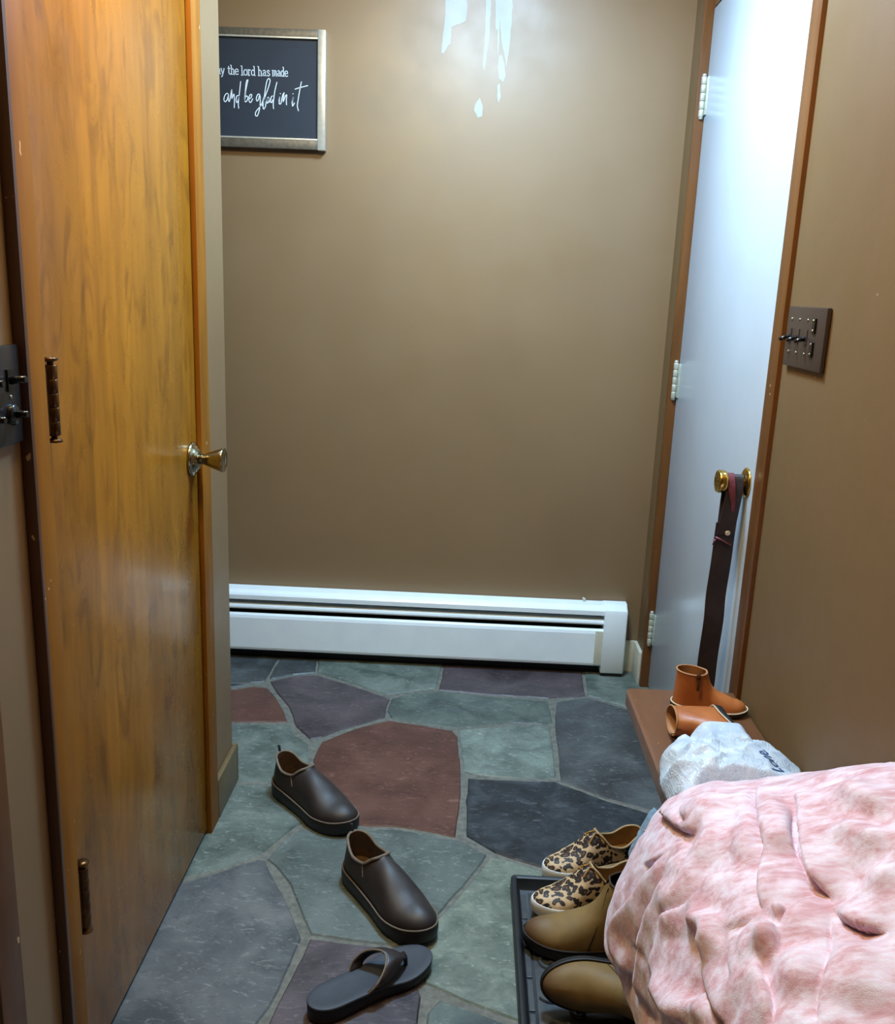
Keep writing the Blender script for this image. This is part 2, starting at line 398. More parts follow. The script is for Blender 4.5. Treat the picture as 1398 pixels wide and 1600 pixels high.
for poly in PEEL:
    vs = []
    P = [wall_px(*p) for p in poly]
    for k in range(len(P)):
        a, b = Vector(P[k]), Vector(P[(k+1) % len(P)])
        ns = max(1, int((b-a).length/0.006))
        for s in range(ns):
            p = a.lerp(b, s/ns); nv = mnoise.noise_vector(Vector((p.x*90, p.y*60, 2)))
            vs.append(bm.verts.new((p.x+nv.x*0.002, YB-0.0008, min(p.y+nv.y*0.003, ZC))))
    f = bm.faces.new(vs); f.material_index = 1
    f.normal_update()
    if f.normal.y > 0: f.normal_flip()
bmesh.ops.triangulate(bm, faces=[f for f in bm.faces if len(f.verts) > 4])
struct(obj('wall_back', bm, [M['wall'], M['peel']]), 'brown back wall with pale peeled paint streaks near the top')

bm = bmesh.new()
add_box(bm, XR, XR+0.12, -1.9, 1.945, 0, ZC)
add_box(bm, 0.618, XR+0.12, 2.852, YB, 0, ZC)
add_box(bm, XR, XR+0.12, 1.945, 2.852, 2.065, ZC)
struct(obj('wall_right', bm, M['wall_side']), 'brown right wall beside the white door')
bm = bmesh.new()
add_box(bm, XL-0.1, XL, 0.96, 1.17, 0, ZC)
add_box(bm, XL-0.1, XL, 1.91, 2.127, 0, ZC)
add_box(bm, XL-0.1, XL, 1.17, 1.91, 2.06, ZC)
add_box(bm, -1.75, XL-0.1, 2.027, 2.127, 0, ZC)
struct(obj('wall_left', bm, M['wall']), 'brown wall around the closet door')
struct(box('wall_alcove', (-1.85, -1.75, 2.027, YB+0.1, 0, ZC), M['wall']))
struct(box('wall_rear', (-2.3, XR+0.12, -2.0, -1.9, 0, ZC), M['wall']))
struct(box('wall_side', (-2.3, -2.2, -1.9, 1.06, 0, ZC), M['wall']))
struct(box('wall_closet', (-2.2, XL-0.1, 0.96, 1.06, 0, ZC), M['wall']))
struct(box('ceiling', (-2.3, XR+0.12, -2.0, YB+0.1, ZC, ZC+0.1), M['ceil']))

# trims
struct(box('trim_1', (XL, XL+0.015, 1.1455, 1.190, 0, 2.1), M['closet_casing'], bev=0.002), 'wooden casing on the hinge side of the closet door')
struct(box('trim_6', (XL, XL+0.0165, 1.137, 1.1455, 0, 2.1), M['casing_dark'], bev=0.002), 'darker camera-facing side of the closet door casing')
struct(box('trim_2', (XL, XL+0.012, 1.889, 1.952, 0, 2.1), M['closet_casing'], bev=0.003), 'wooden casing on the knob side of the closet door')
struct(box('trim_3', (XL, XL+0.016, 0.955, 1.012, 0, 2.1), M['casing'], bev=0.003), 'wooden casing at the left edge of the picture')
struct(box('trim_4', (0.612, 0.66, 2.836, 2.858, 0, 2.1), M['casing'], bev=0.002), 'wooden casing on the hinge side of the white door')
struct(box('trim_5', (XR-0.010, XR+0.02, 1.912, 1.972, 0, 2.1), M['casing'], bev=0.003), 'wooden casing on the knob side of the white door')
bm = bmesh.new()
add_box(bm, XL-0.1, XL+0.013, 2.127, 2.140, 0, 0.105, bev=0.004)
add_box(bm, XL, XL+0.013, 1.953, 2.127, 0, 0.105, bev=0.004)
struct(autosmooth(obj('baseboard_left', bm, M['base_brown'])))
struct(box('baseboard_back', (0.571, 0.607, YB-0.014, YB, 0, 0.115), M['cream'], bev=0.004))
struct(box('baseboard_right', (0.605, 0.618, 2.860, YB-0.002, 0, 0.115), M['cream'], bev=0.004))

# ------------------------------------------------------------ closet door
d1 = box('door_1', (XL-0.035, XL+0.001, 1.1915, 1.8875, 0.014, 2.05), M['closet'], bev=0.002)
struct(d1, 'flush honey-brown wooden closet door with bronze hinges')
def barrel_hinge(z0, z1, y):
    bm = bmesh.new()
    add_box(bm, XL+0.001, XL+0.0105, y-0.0232, y-0.005, z0+0.003, z1-0.004, bev=0.001)
    ob = obj('hinge', bm, M['bronze'], d1)
    bm = bmesh.new(); r = 0.0085
    n = 5; h = (z1-z0)/n
    for k in range(n):
        a, b = z0+k*h, z0+(k+1)*h
        add_lathe(bm, [(0, a), (r*0.93, a), (r, a+0.0012), (r, b-0.0012), (r*0.93, b), (0, b)], 20, Matrix.Translation((XL+0.010, y, 0)))
    for zz, s in ((z1, 1), (z0, -1)):
        add_lathe(bm, [(0.004, zz), (0.0045, zz+s*0.004), (0.010, zz+s*0.006), (0.0105, zz+s*0.009), (0, zz+s*0.011)], 20, Matrix.Translation((XL+0.010, y, 0)))
    k = obj('hinge_barrel', bm, M['bronze'], ob, True)
barrel_hinge(1.055, 1.150, 1.214)
barrel_hinge(0.283, 0.386, 1.214)
barrel_hinge(1.83, 1.93, 1.214)
bm = bmesh.new()
Mx = axis_matrix((XL+0.001, 1.852, 0.905), (1, 0, 0))
add_lathe(bm, [(0, 0), (0.036, 0), (0.036, 0.004), (0.033, 0.007), (0.028, 0.007), (0.027, 0.011), (0.022, 0.012), (0.020, 0.016), (0.015, 0.017), (0.0, 0.017)], 40, Mx)
kb = obj('door_knob', bm, M['pewter'], d1, True)
bm = bmesh.new()
add_lathe(bm, [(0, 0.015), (0.011, 0.015), (0.0105, 0.026), (0.012, 0.029), (0.016, 0.038), (0.023, 0.058), (0.0255, 0.064), (0.0255, 0.067), (0.023, 0.068), (0.020, 0.0655), (0.0, 0.064)], 40, Mx)
obj('knob_handle', bm, M['pewter'], kb, True)

# ------------------------------------------------------------ white door
d2 = box('door_2', (XR-0.002, XR+0.04, 1.9735, 2.8345, 0.012, 2.058), M['white_door'], bev=0.002)
struct(d2, 'flush white door with brass knob')
def butt_hinge(zc, y=2.832):
    bm = bmesh.new()
    add_box(bm, XR-0.006, XR-0.0015, y-0.022, y-0.003, zc-0.051, zc+0.051, bev=0.001)
    for k in range(5):
        a = zc-0.055+k*0.022
        add_lathe(bm, [(0, a), (0.0068, a), (0.0074, a+0.001), (0.0074, a+0.0195), (0.0068, a+0.0208), (0, a+0.0208)], 16, Matrix.Translation((XR-0.012, y, 0)))
    for zz, s in ((zc+0.055, 1), (zc-0.055, -1)):
        add_lathe(bm, [(0.0055, zz), (0.0062, zz+s*0.004), (0, zz+s*0.007)], 16, Matrix.Translation((XR-0.012, y, 0)))
    obj('hinge', bm, M['pale_metal'], d2, True)
for z in (1.828, 1.022, 0.212): butt_hinge(z)
KY, KZ = 2.046, 0.868
Mx = axis_matrix((XR-0.002, KY, KZ), (-1, 0, 0))
bm = bmesh.new()
add_lathe(bm, [(0, 0), (0.034, 0), (0.034, 0.003), (0.030, 0.006), (0.020, 0.008), (0.0, 0.008)], 36, Mx)
rose = obj('door_knob', bm, M['brass'], d2, True)
bm = bmesh.new()
add_lathe(bm, [(0, 0.006), (0.013, 0.006), (0.011, 0.012), (0.011, 0.042), (0.018, 0.045), (0.025, 0.049), (0.0262, 0.053), (0.0262, 0.064), (0.024, 0.067), (0.018, 0.068), (0.016, 0.066), (0.006, 0.0655), (0.005, 0.068), (0, 0.068)], 36, Mx)
obj('knob_handle', bm, M['brass'], rose, True)

# ------------------------------------------------------------ baseboard heater
HX0, HX1 = -1.6, 0.490
ht = empty('baseboard_heater', (-0.03, 2.93, 0))
tag(ht, 'long white baseboard heater along the foot of the brown back wall', 'heater')
def at(o, root):          # keep world placement when parenting to an unrotated root
    o.parent = root; o.location = -root.location; return o
def sheet(name, prof, mat, x0=HX0, x1=HX1, th=0.0016, root=None):
    """folded sheet metal: (y, z) profile run along x with real thickness"""
    bm = bmesh.new(); P = [Vector(p) for p in prof]; off = []
    for i, p in enumerate(P):
        t = (P[min(i+1, len(P)-1)]-P[max(i-1, 0)]).normalized(); off.append(p+Vector((-t.y, t.x))*th)
    loop = P+off[::-1]
    A = [bm.verts.new((x0, p.x, p.y)) for p in loop]; B = [bm.verts.new((x1, p.x, p.y)) for p in loop]
    n = len(loop)
    for k in range(n): bm.faces.new((A[k], A[(k+1) % n], B[(k+1) % n], B[k]))
    m = len(P)
    for k in range(m-1):
        bm.faces.new((A[k+1], A[k], A[n-1-k], A[n-2-k])); bm.faces.new((B[k], B[k+1], B[n-2-k], B[n-1-k]))
    bmesh.ops.recalc_face_normals(bm, faces=bm.faces)
    return at(obj(name, bm, mat), root)
sheet('back_plate', [(2.970, 0.03), (2.970, 0.240)], M['black'], root=ht)
sheet('hood', [(2.973, 0.252), (2.930, 0.250), (2.916, 0.2425), (2.911, 0.236), (2.911, 0.221), (2.915, 0.219)], M['white_metal'], root=ht)
sheet('damper', [(2.945, 0.206), (2.922, 0.203), (2.914, 0.199), (2.912, 0.192), (2.914, 0.187), (2.919, 0.185)], M['white_metal'], root=ht)
sheet('front_panel', [(2.924, 0.170), (2.916, 0.171), (2.910, 0.166), (2.907, 0.156), (2.907, 0.050), (2.909, 0.042), (2.915, 0.038)], M['white_metal'], root=ht)
bm = bmesh.new()
add_box(bm, HX0+0.03, HX1-0.01, 2.928, 2.966, 0.072, 0.076)
for k in range(100):
    x = HX0+0.03+k*0.0205
    add_box(bm, x, x+0.0012, 2.926, 2.968, 0.076, 0.150)
at(obj('heating_fins', bm, M['fin']), ht)
bm = bmesh.new()
prof = [(2.973, 0.016), (2.973, 0.254), (2.930, 0.253), (2.908, 0.240), (2.904, 0.228), (2.904, 0.022), (2.908, 0.016)]
A = [bm.verts.new((0.488, y, z)) for y, z in prof]; B = [bm.verts.new((0.566, y, z)) for y, z in prof]
n = len(prof)
for k in range(n): bm.faces.new((A[k], A[(k+1) % n], B[(k+1) % n], B[k]))
fa = bm.faces.new(A[::-1]); fb = bm.faces.new(B)
bmesh.ops.recalc_face_normals(bm, faces=bm.faces)
es = [e for e in bm.edges if all(abs(v.co.x-0.566) < 1e-5 for v in e.verts) and all(v.co.y < 2.96 for v in e.verts)]
bmesh.ops.bevel(bm, geom=es, offset=0.007, segments=3, profile=0.5, affect='EDGES')
at(autosmooth(obj('end_cap', bm, M['white_metal'])), ht)
at(box('joint_strip', (0.462, 0.489, 2.9058, 2.908, 0.046, 0.166), M['cream'], bev=0.0005), ht)
at(box('end_foot', (0.492, 0.562, 2.912, 2.970, 0.0035, 0.018), M['black'], bev=0.002), ht)
at(box('gap_shade_strip', (HX0, 0.491, 2.945, 2.969, 0.0035, 0.030), M['black'], bev=0.001), ht)  # added black strip, stands in for the shade in the gap under the heater
bm = bmesh.new()
add_tube(bm, [(0.425, 2.962, 0.253), (0.423, 2.962, 0.259), (0.418, 2.962, 0.265)], [0.004, 0.006, 0.003], 7)
tag(obj('paint_flake', bm, M['cream'], None, True), 'tiny cream paint flake lying on top of the white baseboard heater', 'flake')

# ------------------------------------------------------------ framed sign
SX0, SX1, SZ0, SZ1, SF = -1.12, -0.471, 1.662, 1.996, 2.947
sg = empty('framed_sign', ((SX0+SX1)/2, YB, SZ0))
tag(sg, 'dark navy framed sign with white lettering on the back wall', 'sign')
at(box('backing_panel', (SX0+0.01, SX1-0.01, SF+0.009, YB-0.001, SZ0+0.012, SZ1-0.012), M['slate_panel']), sg)
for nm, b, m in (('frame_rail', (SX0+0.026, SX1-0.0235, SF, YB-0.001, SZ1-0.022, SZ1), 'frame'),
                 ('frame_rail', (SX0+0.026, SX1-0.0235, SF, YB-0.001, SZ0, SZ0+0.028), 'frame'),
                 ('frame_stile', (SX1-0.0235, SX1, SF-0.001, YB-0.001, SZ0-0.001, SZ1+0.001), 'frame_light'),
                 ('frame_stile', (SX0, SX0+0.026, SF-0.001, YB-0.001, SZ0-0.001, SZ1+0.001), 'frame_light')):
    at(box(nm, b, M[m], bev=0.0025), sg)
for b in ((SX0+0.026, SX1-0.0235, SF-0.0015, SF+0.010, SZ1-0.026, SZ1-0.021), (SX0+0.026, SX1-0.0235, SF-0.0015, SF+0.010, SZ0+0.026, SZ0+0.031)):
    at(box('frame_bead', b, M['frame_light'], bev=0.001), sg)

def ribbon(bm, pts, w):
    """flat painted stroke in the plane of the panel, rounded ends"""
    P = [Vector(p) for p in pts]
    if len(P) == 1:
        c = P[0]; bm.faces.new([bm.verts.new((c.x+w*0.6*math.cos(-a*PI/5), 0, c.y+w*0.6*math.sin(-a*PI/5))) for a in range(10)][::-1]); return
    L, R = [], []
    for i, p in enumerate(P):
        t = (P[min(i+1, len(P)-1)]-P[max(i-1, 0)])
        if t.length < 1e-9: t = Vector((1, 0))
        t.normalize(); nn = Vector((-t.y, t.x))*w/2
        L.append(p+nn); R.append(p-nn)
    t0 = (P[1]-P[0]).normalized()*w*0.35; t1 = (P[-1]-P[-2]).normalized()*w*0.35
    poly = [(L[0]-t0*0.2, R[0]-t0*0.2)] + list(zip(L, R)) + [(L[-1]+t1*0.2, R[-1]+t1*0.2)]
    vs = [(bm.verts.new((a.x, 0, a.y)), bm.verts.new((b.x, 0, b.y))) for a, b in poly]
    for (a, b), (c, d) in zip(vs, vs[1:]): bm.faces.new((a, b, d, c))
def smooth2(pts, n=5):
    if len(pts) < 3: return pts
    return [(v.x, v.y) for v in catmull([(p[0], p[1], 0) for p in pts], n)]
GLYPH = {
 't': (0.50, [[(.2, 1.4), (.2, .22), (.33, 0), (.52, .1)], [(0, 1), (.46, 1)]]),
 'h': (0.74, [[(-.02, 1.6), (.15, 1.6), (.15, 0)], [(0, 0), (.3, 0)], [(.15, .78), (.36, 1), (.54, .8), (.54, 0)], [(.42, 0), (.7, 0)]]),
 'e': (0.62, [[(.05, .52), (.58, .52), (.54, .86), (.32, 1), (.08, .82), (.03, .42), (.14, .1), (.36, 0), (.58, .14)]]),
 'l': (0.42, [[(0, 1.6), (.18, 1.6), (.18, 0)], [(0, 0), (.38, 0)]]),
 'o': (0.66, [[(.32, 1), (.08, .8), (.04, .45), (.1, .12), (.32, 0), (.54, .15), (.6, .5), (.54, .85), (.32, 1)]]),
 'r': (0.56, [[(0, 1), (.16, 1), (.16, 0)], [(0, 0), (.34, 0)], [(.16, .7), (.32, .96), (.52, .94)]]),
 'd': (0.72, [[(.5, .75), (.3, 1), (.08, .78), (.04, .4), (.1, .1), (.3, 0), (.5, .25)], [(.36, 1.6), (.52, 1.6), (.52, 0), (.68, 0)]]),
 'a': (0.66, [[(.08, .82), (.27, 1), (.46, .86), (.46, .1), (.64, 0)], [(.46, .56), (.2, .54), (.05, .3), (.17, .03), (.34, .06), (.46, .25)]]),
 's': (0.58, [[(.5, .8), (.3, 1), (.08, .85), (.14, .62), (.44, .42), (.5, .2), (.3, 0), (.05, .17)]]),
 'm': (0.98, [[(0, 1), (.14, 1), (.14, 0)], [(.03, 0), (.26, 0)], [(.14, .8), (.3, 1), (.46, .82), (.46, 0)], [(.46, .8), (.62, 1), (.78, .82), (.78, 0), (.94, 0)]]),
 'y': (0.66, [[(.05, 1), (.32, .05)], [(.6, 1), (.32, .05), (.16, -.4), (0, -.42)], [(-.03, 1), (.16, 1)], [(.48, 1), (.68, 1)]])}
def zoom_pt(X, Y): return wall_px(330+X/6.99, 30+Y/6.99)
bm = bmesh.new()
def slab(text, X0, X1, base0, base1, xh):
    tot = sum(GLYPH[c][0] for c in text); x = 0
    for c in text:
        w, strokes = GLYPH[c]; k = (X1-X0)/tot
        for s in strokes:
            q = []
            for p in s:
                fx = (x+p[0])/tot
                q.append(zoom_pt(X0+(X1-X0)*fx, base0+(base1-base0)*fx-p[1]*xh))
            ribbon(bm, q, 0.0023)
        x += w
slab('ay', 58, 138, 612, 618, 62)
slab('the', 172, 292, 614, 620, 62)
slab('lord', 318, 480, 624, 630, 62)
slab('has', 504, 640, 630, 636, 62)
slab('made', 660, 835, 634, 641, 62)
SCRIPT = [[(170,838),(150,822),(125,850),(114,893),(128,915),(150,890),(168,840),(163,890),(172,912),(186,870),(205,785),(207,800),(203,880),(225,830),(231,870),(224,982)],
 [(280,850),(262,850),(248,890),(255,925),(270,900),(285,850)],[(310,692),(288,830),(272,930),(273,988)],
 [(345,905),(360,800),(385,700),(392,678),(375,690),(358,780),(345,880),(350,915),(368,905),(382,870),(368,850),(352,870)],
 [(385,890),(415,870),(425,840),(410,835),(393,870),(395,912),(412,920),(435,880)],
 [(515,835),(495,832),(475,870),(478,905),(495,895),(515,840),(515,930),(500,1010),(475,1070),(455,1060),(465,1020),(500,980),(535,930),(560,860)],
 [(535,960),(575,850),(620,740),(635,680),(620,662),(600,690),(580,770),(560,880),(545,960),(550,995),(570,970)],
 [(570,970),(590,890),(610,868),(600,870),(588,905),(595,930),(612,905),(620,870),(618,920),(632,905)],
 [(657,850),(642,860),(632,900),(642,925),(657,890)],[(710,700),(682,800),(664,900),(658,960),(662,992)],
 [(722,905),(735,860),(729,900),(726,935),(745,930),(765,850),(785,815),(775,860),(770,915),(795,855),(812,840),(806,890),(806,950)],[(743,826)],
 [(865,930),(885,860),(872,920),(872,962),(895,925)],[(882,828)],
 [(980,695),(955,800),(935,900),(925,960),(936,1015)],[(905,778),(960,760),(1050,738)]]
for s in SCRIPT:
    ribbon(bm, [zoom_pt(*p) for p in smooth2(s)], 0.0024)
for v in bm.verts: v.co.y = SF+0.0084
bmesh.ops.recalc_face_normals(bm, faces=bm.faces)
r = bmesh.ops.extrude_face_region(bm, geom=list(bm.faces))
for v in [g for g in r['geom'] if isinstance(g, bmesh.types.BMVert)]: v.co.y += 0.0008
at(obj('lettering', bm, M['letter']), sg)

# ------------------------------------------------------------ switch plates
sp = empty('switch_plate', (XR, 1.782, 1.204))
tag(sp, 'wide brown plastic switch plate with levers on the right wall', 'switch')
at(box('plate', (XR-0.010, XR-0.0005, 1.680, 1.884, 1.146, 1.262), M['plate'], bev=0.0035), sp)
for y in (1.858, 1.814, 1.770):
    bm = bmesh.new()
    add_tube(bm, [(XR-0.008, y, 1.204), (XR-0.020, y, 1.201), (XR-0.031, y, 1.197)], [0.0048, 0.0042, 0.0036], 8)
    tg = at(obj('toggle', bm, M['toggle']), sp)
    bm = bmesh.new(); add_box(bm, XR-0.0115, XR-0.0095, y-0.007, y+0.007, 1.190, 1.220, bev=0.0008)
    c = obj('toggle_collar', bm, M['plate'], tg)
    for z in (1.237, 1.174):
        bm = bmesh.new(); add_lathe(bm, [(0.0034, 0), (0.0032, 0.001), (0, 0.0014)], 10, axis_matrix((XR-0.010, y, z), (-1, 0, 0)))
        at(obj('screw', bm, M['screw'], None, True), sp)
for z in (1.228, 1.185):
    bm = bmesh.new(); add_box(bm, XR-0.0135, XR-0.0095, 1.723, 1.739, z-0.014, z+0.014, bev=0.0015)
    rk = at(obj('rocker', bm, M['toggle']), sp)
    for dz in (0.009, -0.009):
        bm = bmesh.new(); add_lathe(bm, [(0.003, 0), (0.0028, 0.001), (0, 0.0014)], 10, axis_matrix((XR-0.0135, 1.731, z+dz), (-1, 0, 0)))
        obj('screw', bm, M['screw'], rk, True)
lp = empty('switch_plate', (XL, 1.078, 1.12))
tag(lp, 'black switch plate on the left wall beside the closet casing', 'switch')
at(box('plate', (XL+0.0005, XL+0.009, 1.022, 1.133, 1.060, 1.182), M['dark_plate'], bev=0.004), lp)
for y in (1.050, 1.105):
    bm = bmesh.new(); add_tube(bm, [(XL+0.008, y, 1.139), (XL+0.018, y, 1.141), (XL+0.030, y, 1.142)], [0.0055, 0.0048, 0.0042], 8)
    tg = at(obj('toggle', bm, M['toggle']), lp)
    bm = bmesh.new(); add_box(bm, XL+0.0085, XL+0.0115, y-0.008, y+0.008, 1.126, 1.154, bev=0.001); obj('toggle_collar', bm, M['toggle'], tg)
    bm = bmesh.new(); add_lathe(bm, [(0.014, 0), (0.0135, 0.004), (0.011, 0.006), (0, 0.006)], 8, axis_matrix((XL+0.009, y, 1.098), (1, 0, 0)))
    kn = at(obj('dial', bm, M['toggle']), lp)
    bm = bmesh.new(); add_tube(bm, [(XL+0.014, y, 1.098), (XL+0.022, y, 1.099), (XL+0.029, y, 1.099)], [0.005, 0.0045, 0.004], 8)
    obj('dial_lever', bm, M['toggle'], kn)
    bm = bmesh.new(); add_lathe(bm, [(0.003, 0), (0.0028, 0.001), (0, 0.0014)], 10, axis_matrix((XL+0.009, y, 1.119), (1, 0, 0)))
    at(obj('screw', bm, M['screw'], None, True), lp)

# ------------------------------------------------------------ bench
BZ = 0.40
bn = empty('bench', (0.512, 1.25, 0))
tag(bn, 'narrow brown wooden bench along the right wall in front of the white door', 'bench')
bm = bmesh.new()
add_box(bm, 0.386, 0.636, 0.45, 1.942, BZ-0.032, BZ)
es = [e for e in bm.edges if abs(e.verts[0].co.z-e.verts[1].co.z) > 0.01 and e.verts[0].co.x < 0.5]
bmesh.ops.bevel(bm, geom=es, offset=0.02, segments=5, profile=0.5, affect='EDGES')
es = [e for e in bm.edges if len(e.link_faces) == 2 and all(abs(v.co.z-BZ) < 1e-5 for v in e.verts)]
bmesh.ops.bevel(bm, geom=es, offset=0.004, segments=2, profile=0.5, affect='EDGES')
at(autosmooth(obj('seat_board', bm, M['bench']), 30), bn)
for y in (0.62, 1.70):
    at(box('leg_board', (0.568, 0.628, y-0.016, y+0.016, 0.0034, BZ-0.032), M['bench'], bev=0.003), bn)
at(box('stretcher', (0.590, 0.612, 0.62, 1.70, BZ-0.12, BZ-0.032), M['bench'], bev=0.003), bn)

# ------------------------------------------------------------ strap on the white door knob
M['strap'] = plain('dark_brown_leather', (48, 40, 42), 0.42, var=0.2, scale=50, bump=0.1)
M['maroon'] = plain('maroon_ribbon', (104, 44, 52), 0.5, var=0.2, scale=90)
M['rivet'] = plain('pale_rivet', (225, 220, 205), 0.3, 0.3)
st = empty('door_strap', (0.60, KY, KZ))
tag(st, 'dark brown leather strap hanging from the brass door knob', 'strap')
def band(name, path, w, mat, th=0.003, root=None, n=5):
    """flat band: path of (x, y, z); its width lies along x"""
    pts = catmull(path, n); bm = bmesh.new(); rows = []
    for i, p in enumerate(pts):
        t = (pts[min(i+1, len(pts)-1)]-pts[max(i-1, 0)]).normalized()
        nn = Vector((1, 0, 0)).cross(t).normalized()*th/2
        ww = w(i/(len(pts)-1)) if callable(w) else w
        a = Vector((ww/2, 0, 0))
        rows.append([bm.verts.new(q) for q in (p-a*0.96-nn, p+a*0.96-nn, p+a-nn*0.4, p+a+nn*0.4, p+a*0.96+nn, p-a*0.96+nn, p-a+nn*0.4, p-a-nn*0.4)])
    for A, B in zip(rows, rows[1:]):
        for k in range(8): bm.faces.new((A[k], A[(k+1) % 8], B[(k+1) % 8], B[k]))
    bm.faces.new(rows[0][::-1]); bm.faces.new(rows[-1])
    bmesh.ops.recalc_face_normals(bm, faces=bm.faces)
    o = autosmooth(obj(name, bm, mat), 40)
    return at(o, root)
loop = [(0.599, 2.030, 0.748), (0.602, 2.027, 0.79), (0.607, 2.028, 0.84), (0.609, 2.0325, 0.866), (0.610, 2.038, 0.880), (0.610, 2.046, 0.8845), (0.609, 2.054, 0.880), (0.608, 2.0595, 0.866), (0.604, 2.052, 0.82), (0.600, 2.040, 0.775), (0.599, 2.036, 0.748)]
band('loop_band', loop, 0.038, M['strap'], root=st)
band('tail_band', [(0.599, 2.0335, 0.775), (0.598, 2.0335, 0.74), (0.596, 2.030, 0.68), (0.594, 2.034, 0.60), (0.594, 2.029, 0.54), (0.592, 2.033, 0.45), (0.591, 2.030, 0.38), (0.590, 2.033, 0.30), (0.590, 2.033, 0.2)], 0.046, M['strap'], 0.0034, root=st)
band('ribbon', [(0.609, 2.0265, 0.80), (0.606, 2.0235, 0.825), (0.601, 2.0235, 0.85), (0.598, 2.029, 0.872), (0.598, 2.038, 0.8845), (0.598, 2.046, 0.8882), (0.599, 2.054, 0.884), (0.600, 2.062, 0.868), (0.601, 2.058, 0.835)], lambda t: 0.006+0.012*min(1, t*3), M['maroon'], 0.0012, root=st)
bm = bmesh.new()
add_tube(bm, [(0.576, 2.027, 0.742), (0.590, 2.0245, 0.736), (0.604, 2.0245, 0.728), (0.612, 2.027, 0.724)], 0.0045, 6, flat=0.5)
add_tube(bm, [(0.578, 2.026, 0.738), (0.573, 2.025, 0.732), (0.572, 2.025, 0.724)], 0.0022, 5)
at(obj('ribbon_tie', bm, M['maroon'], None, True), st)
bm = bmesh.new(); add_lathe(bm, [(0.0062, 0), (0.006, 0.0015), (0.0035, 0.003), (0.0015, 0.002), (0, 0.002)], 20, axis_matrix((0.603, 2.0285, 0.752), (0, -1, 0.1)))
at(obj('rivet', bm, M['rivet'], None, True), st)

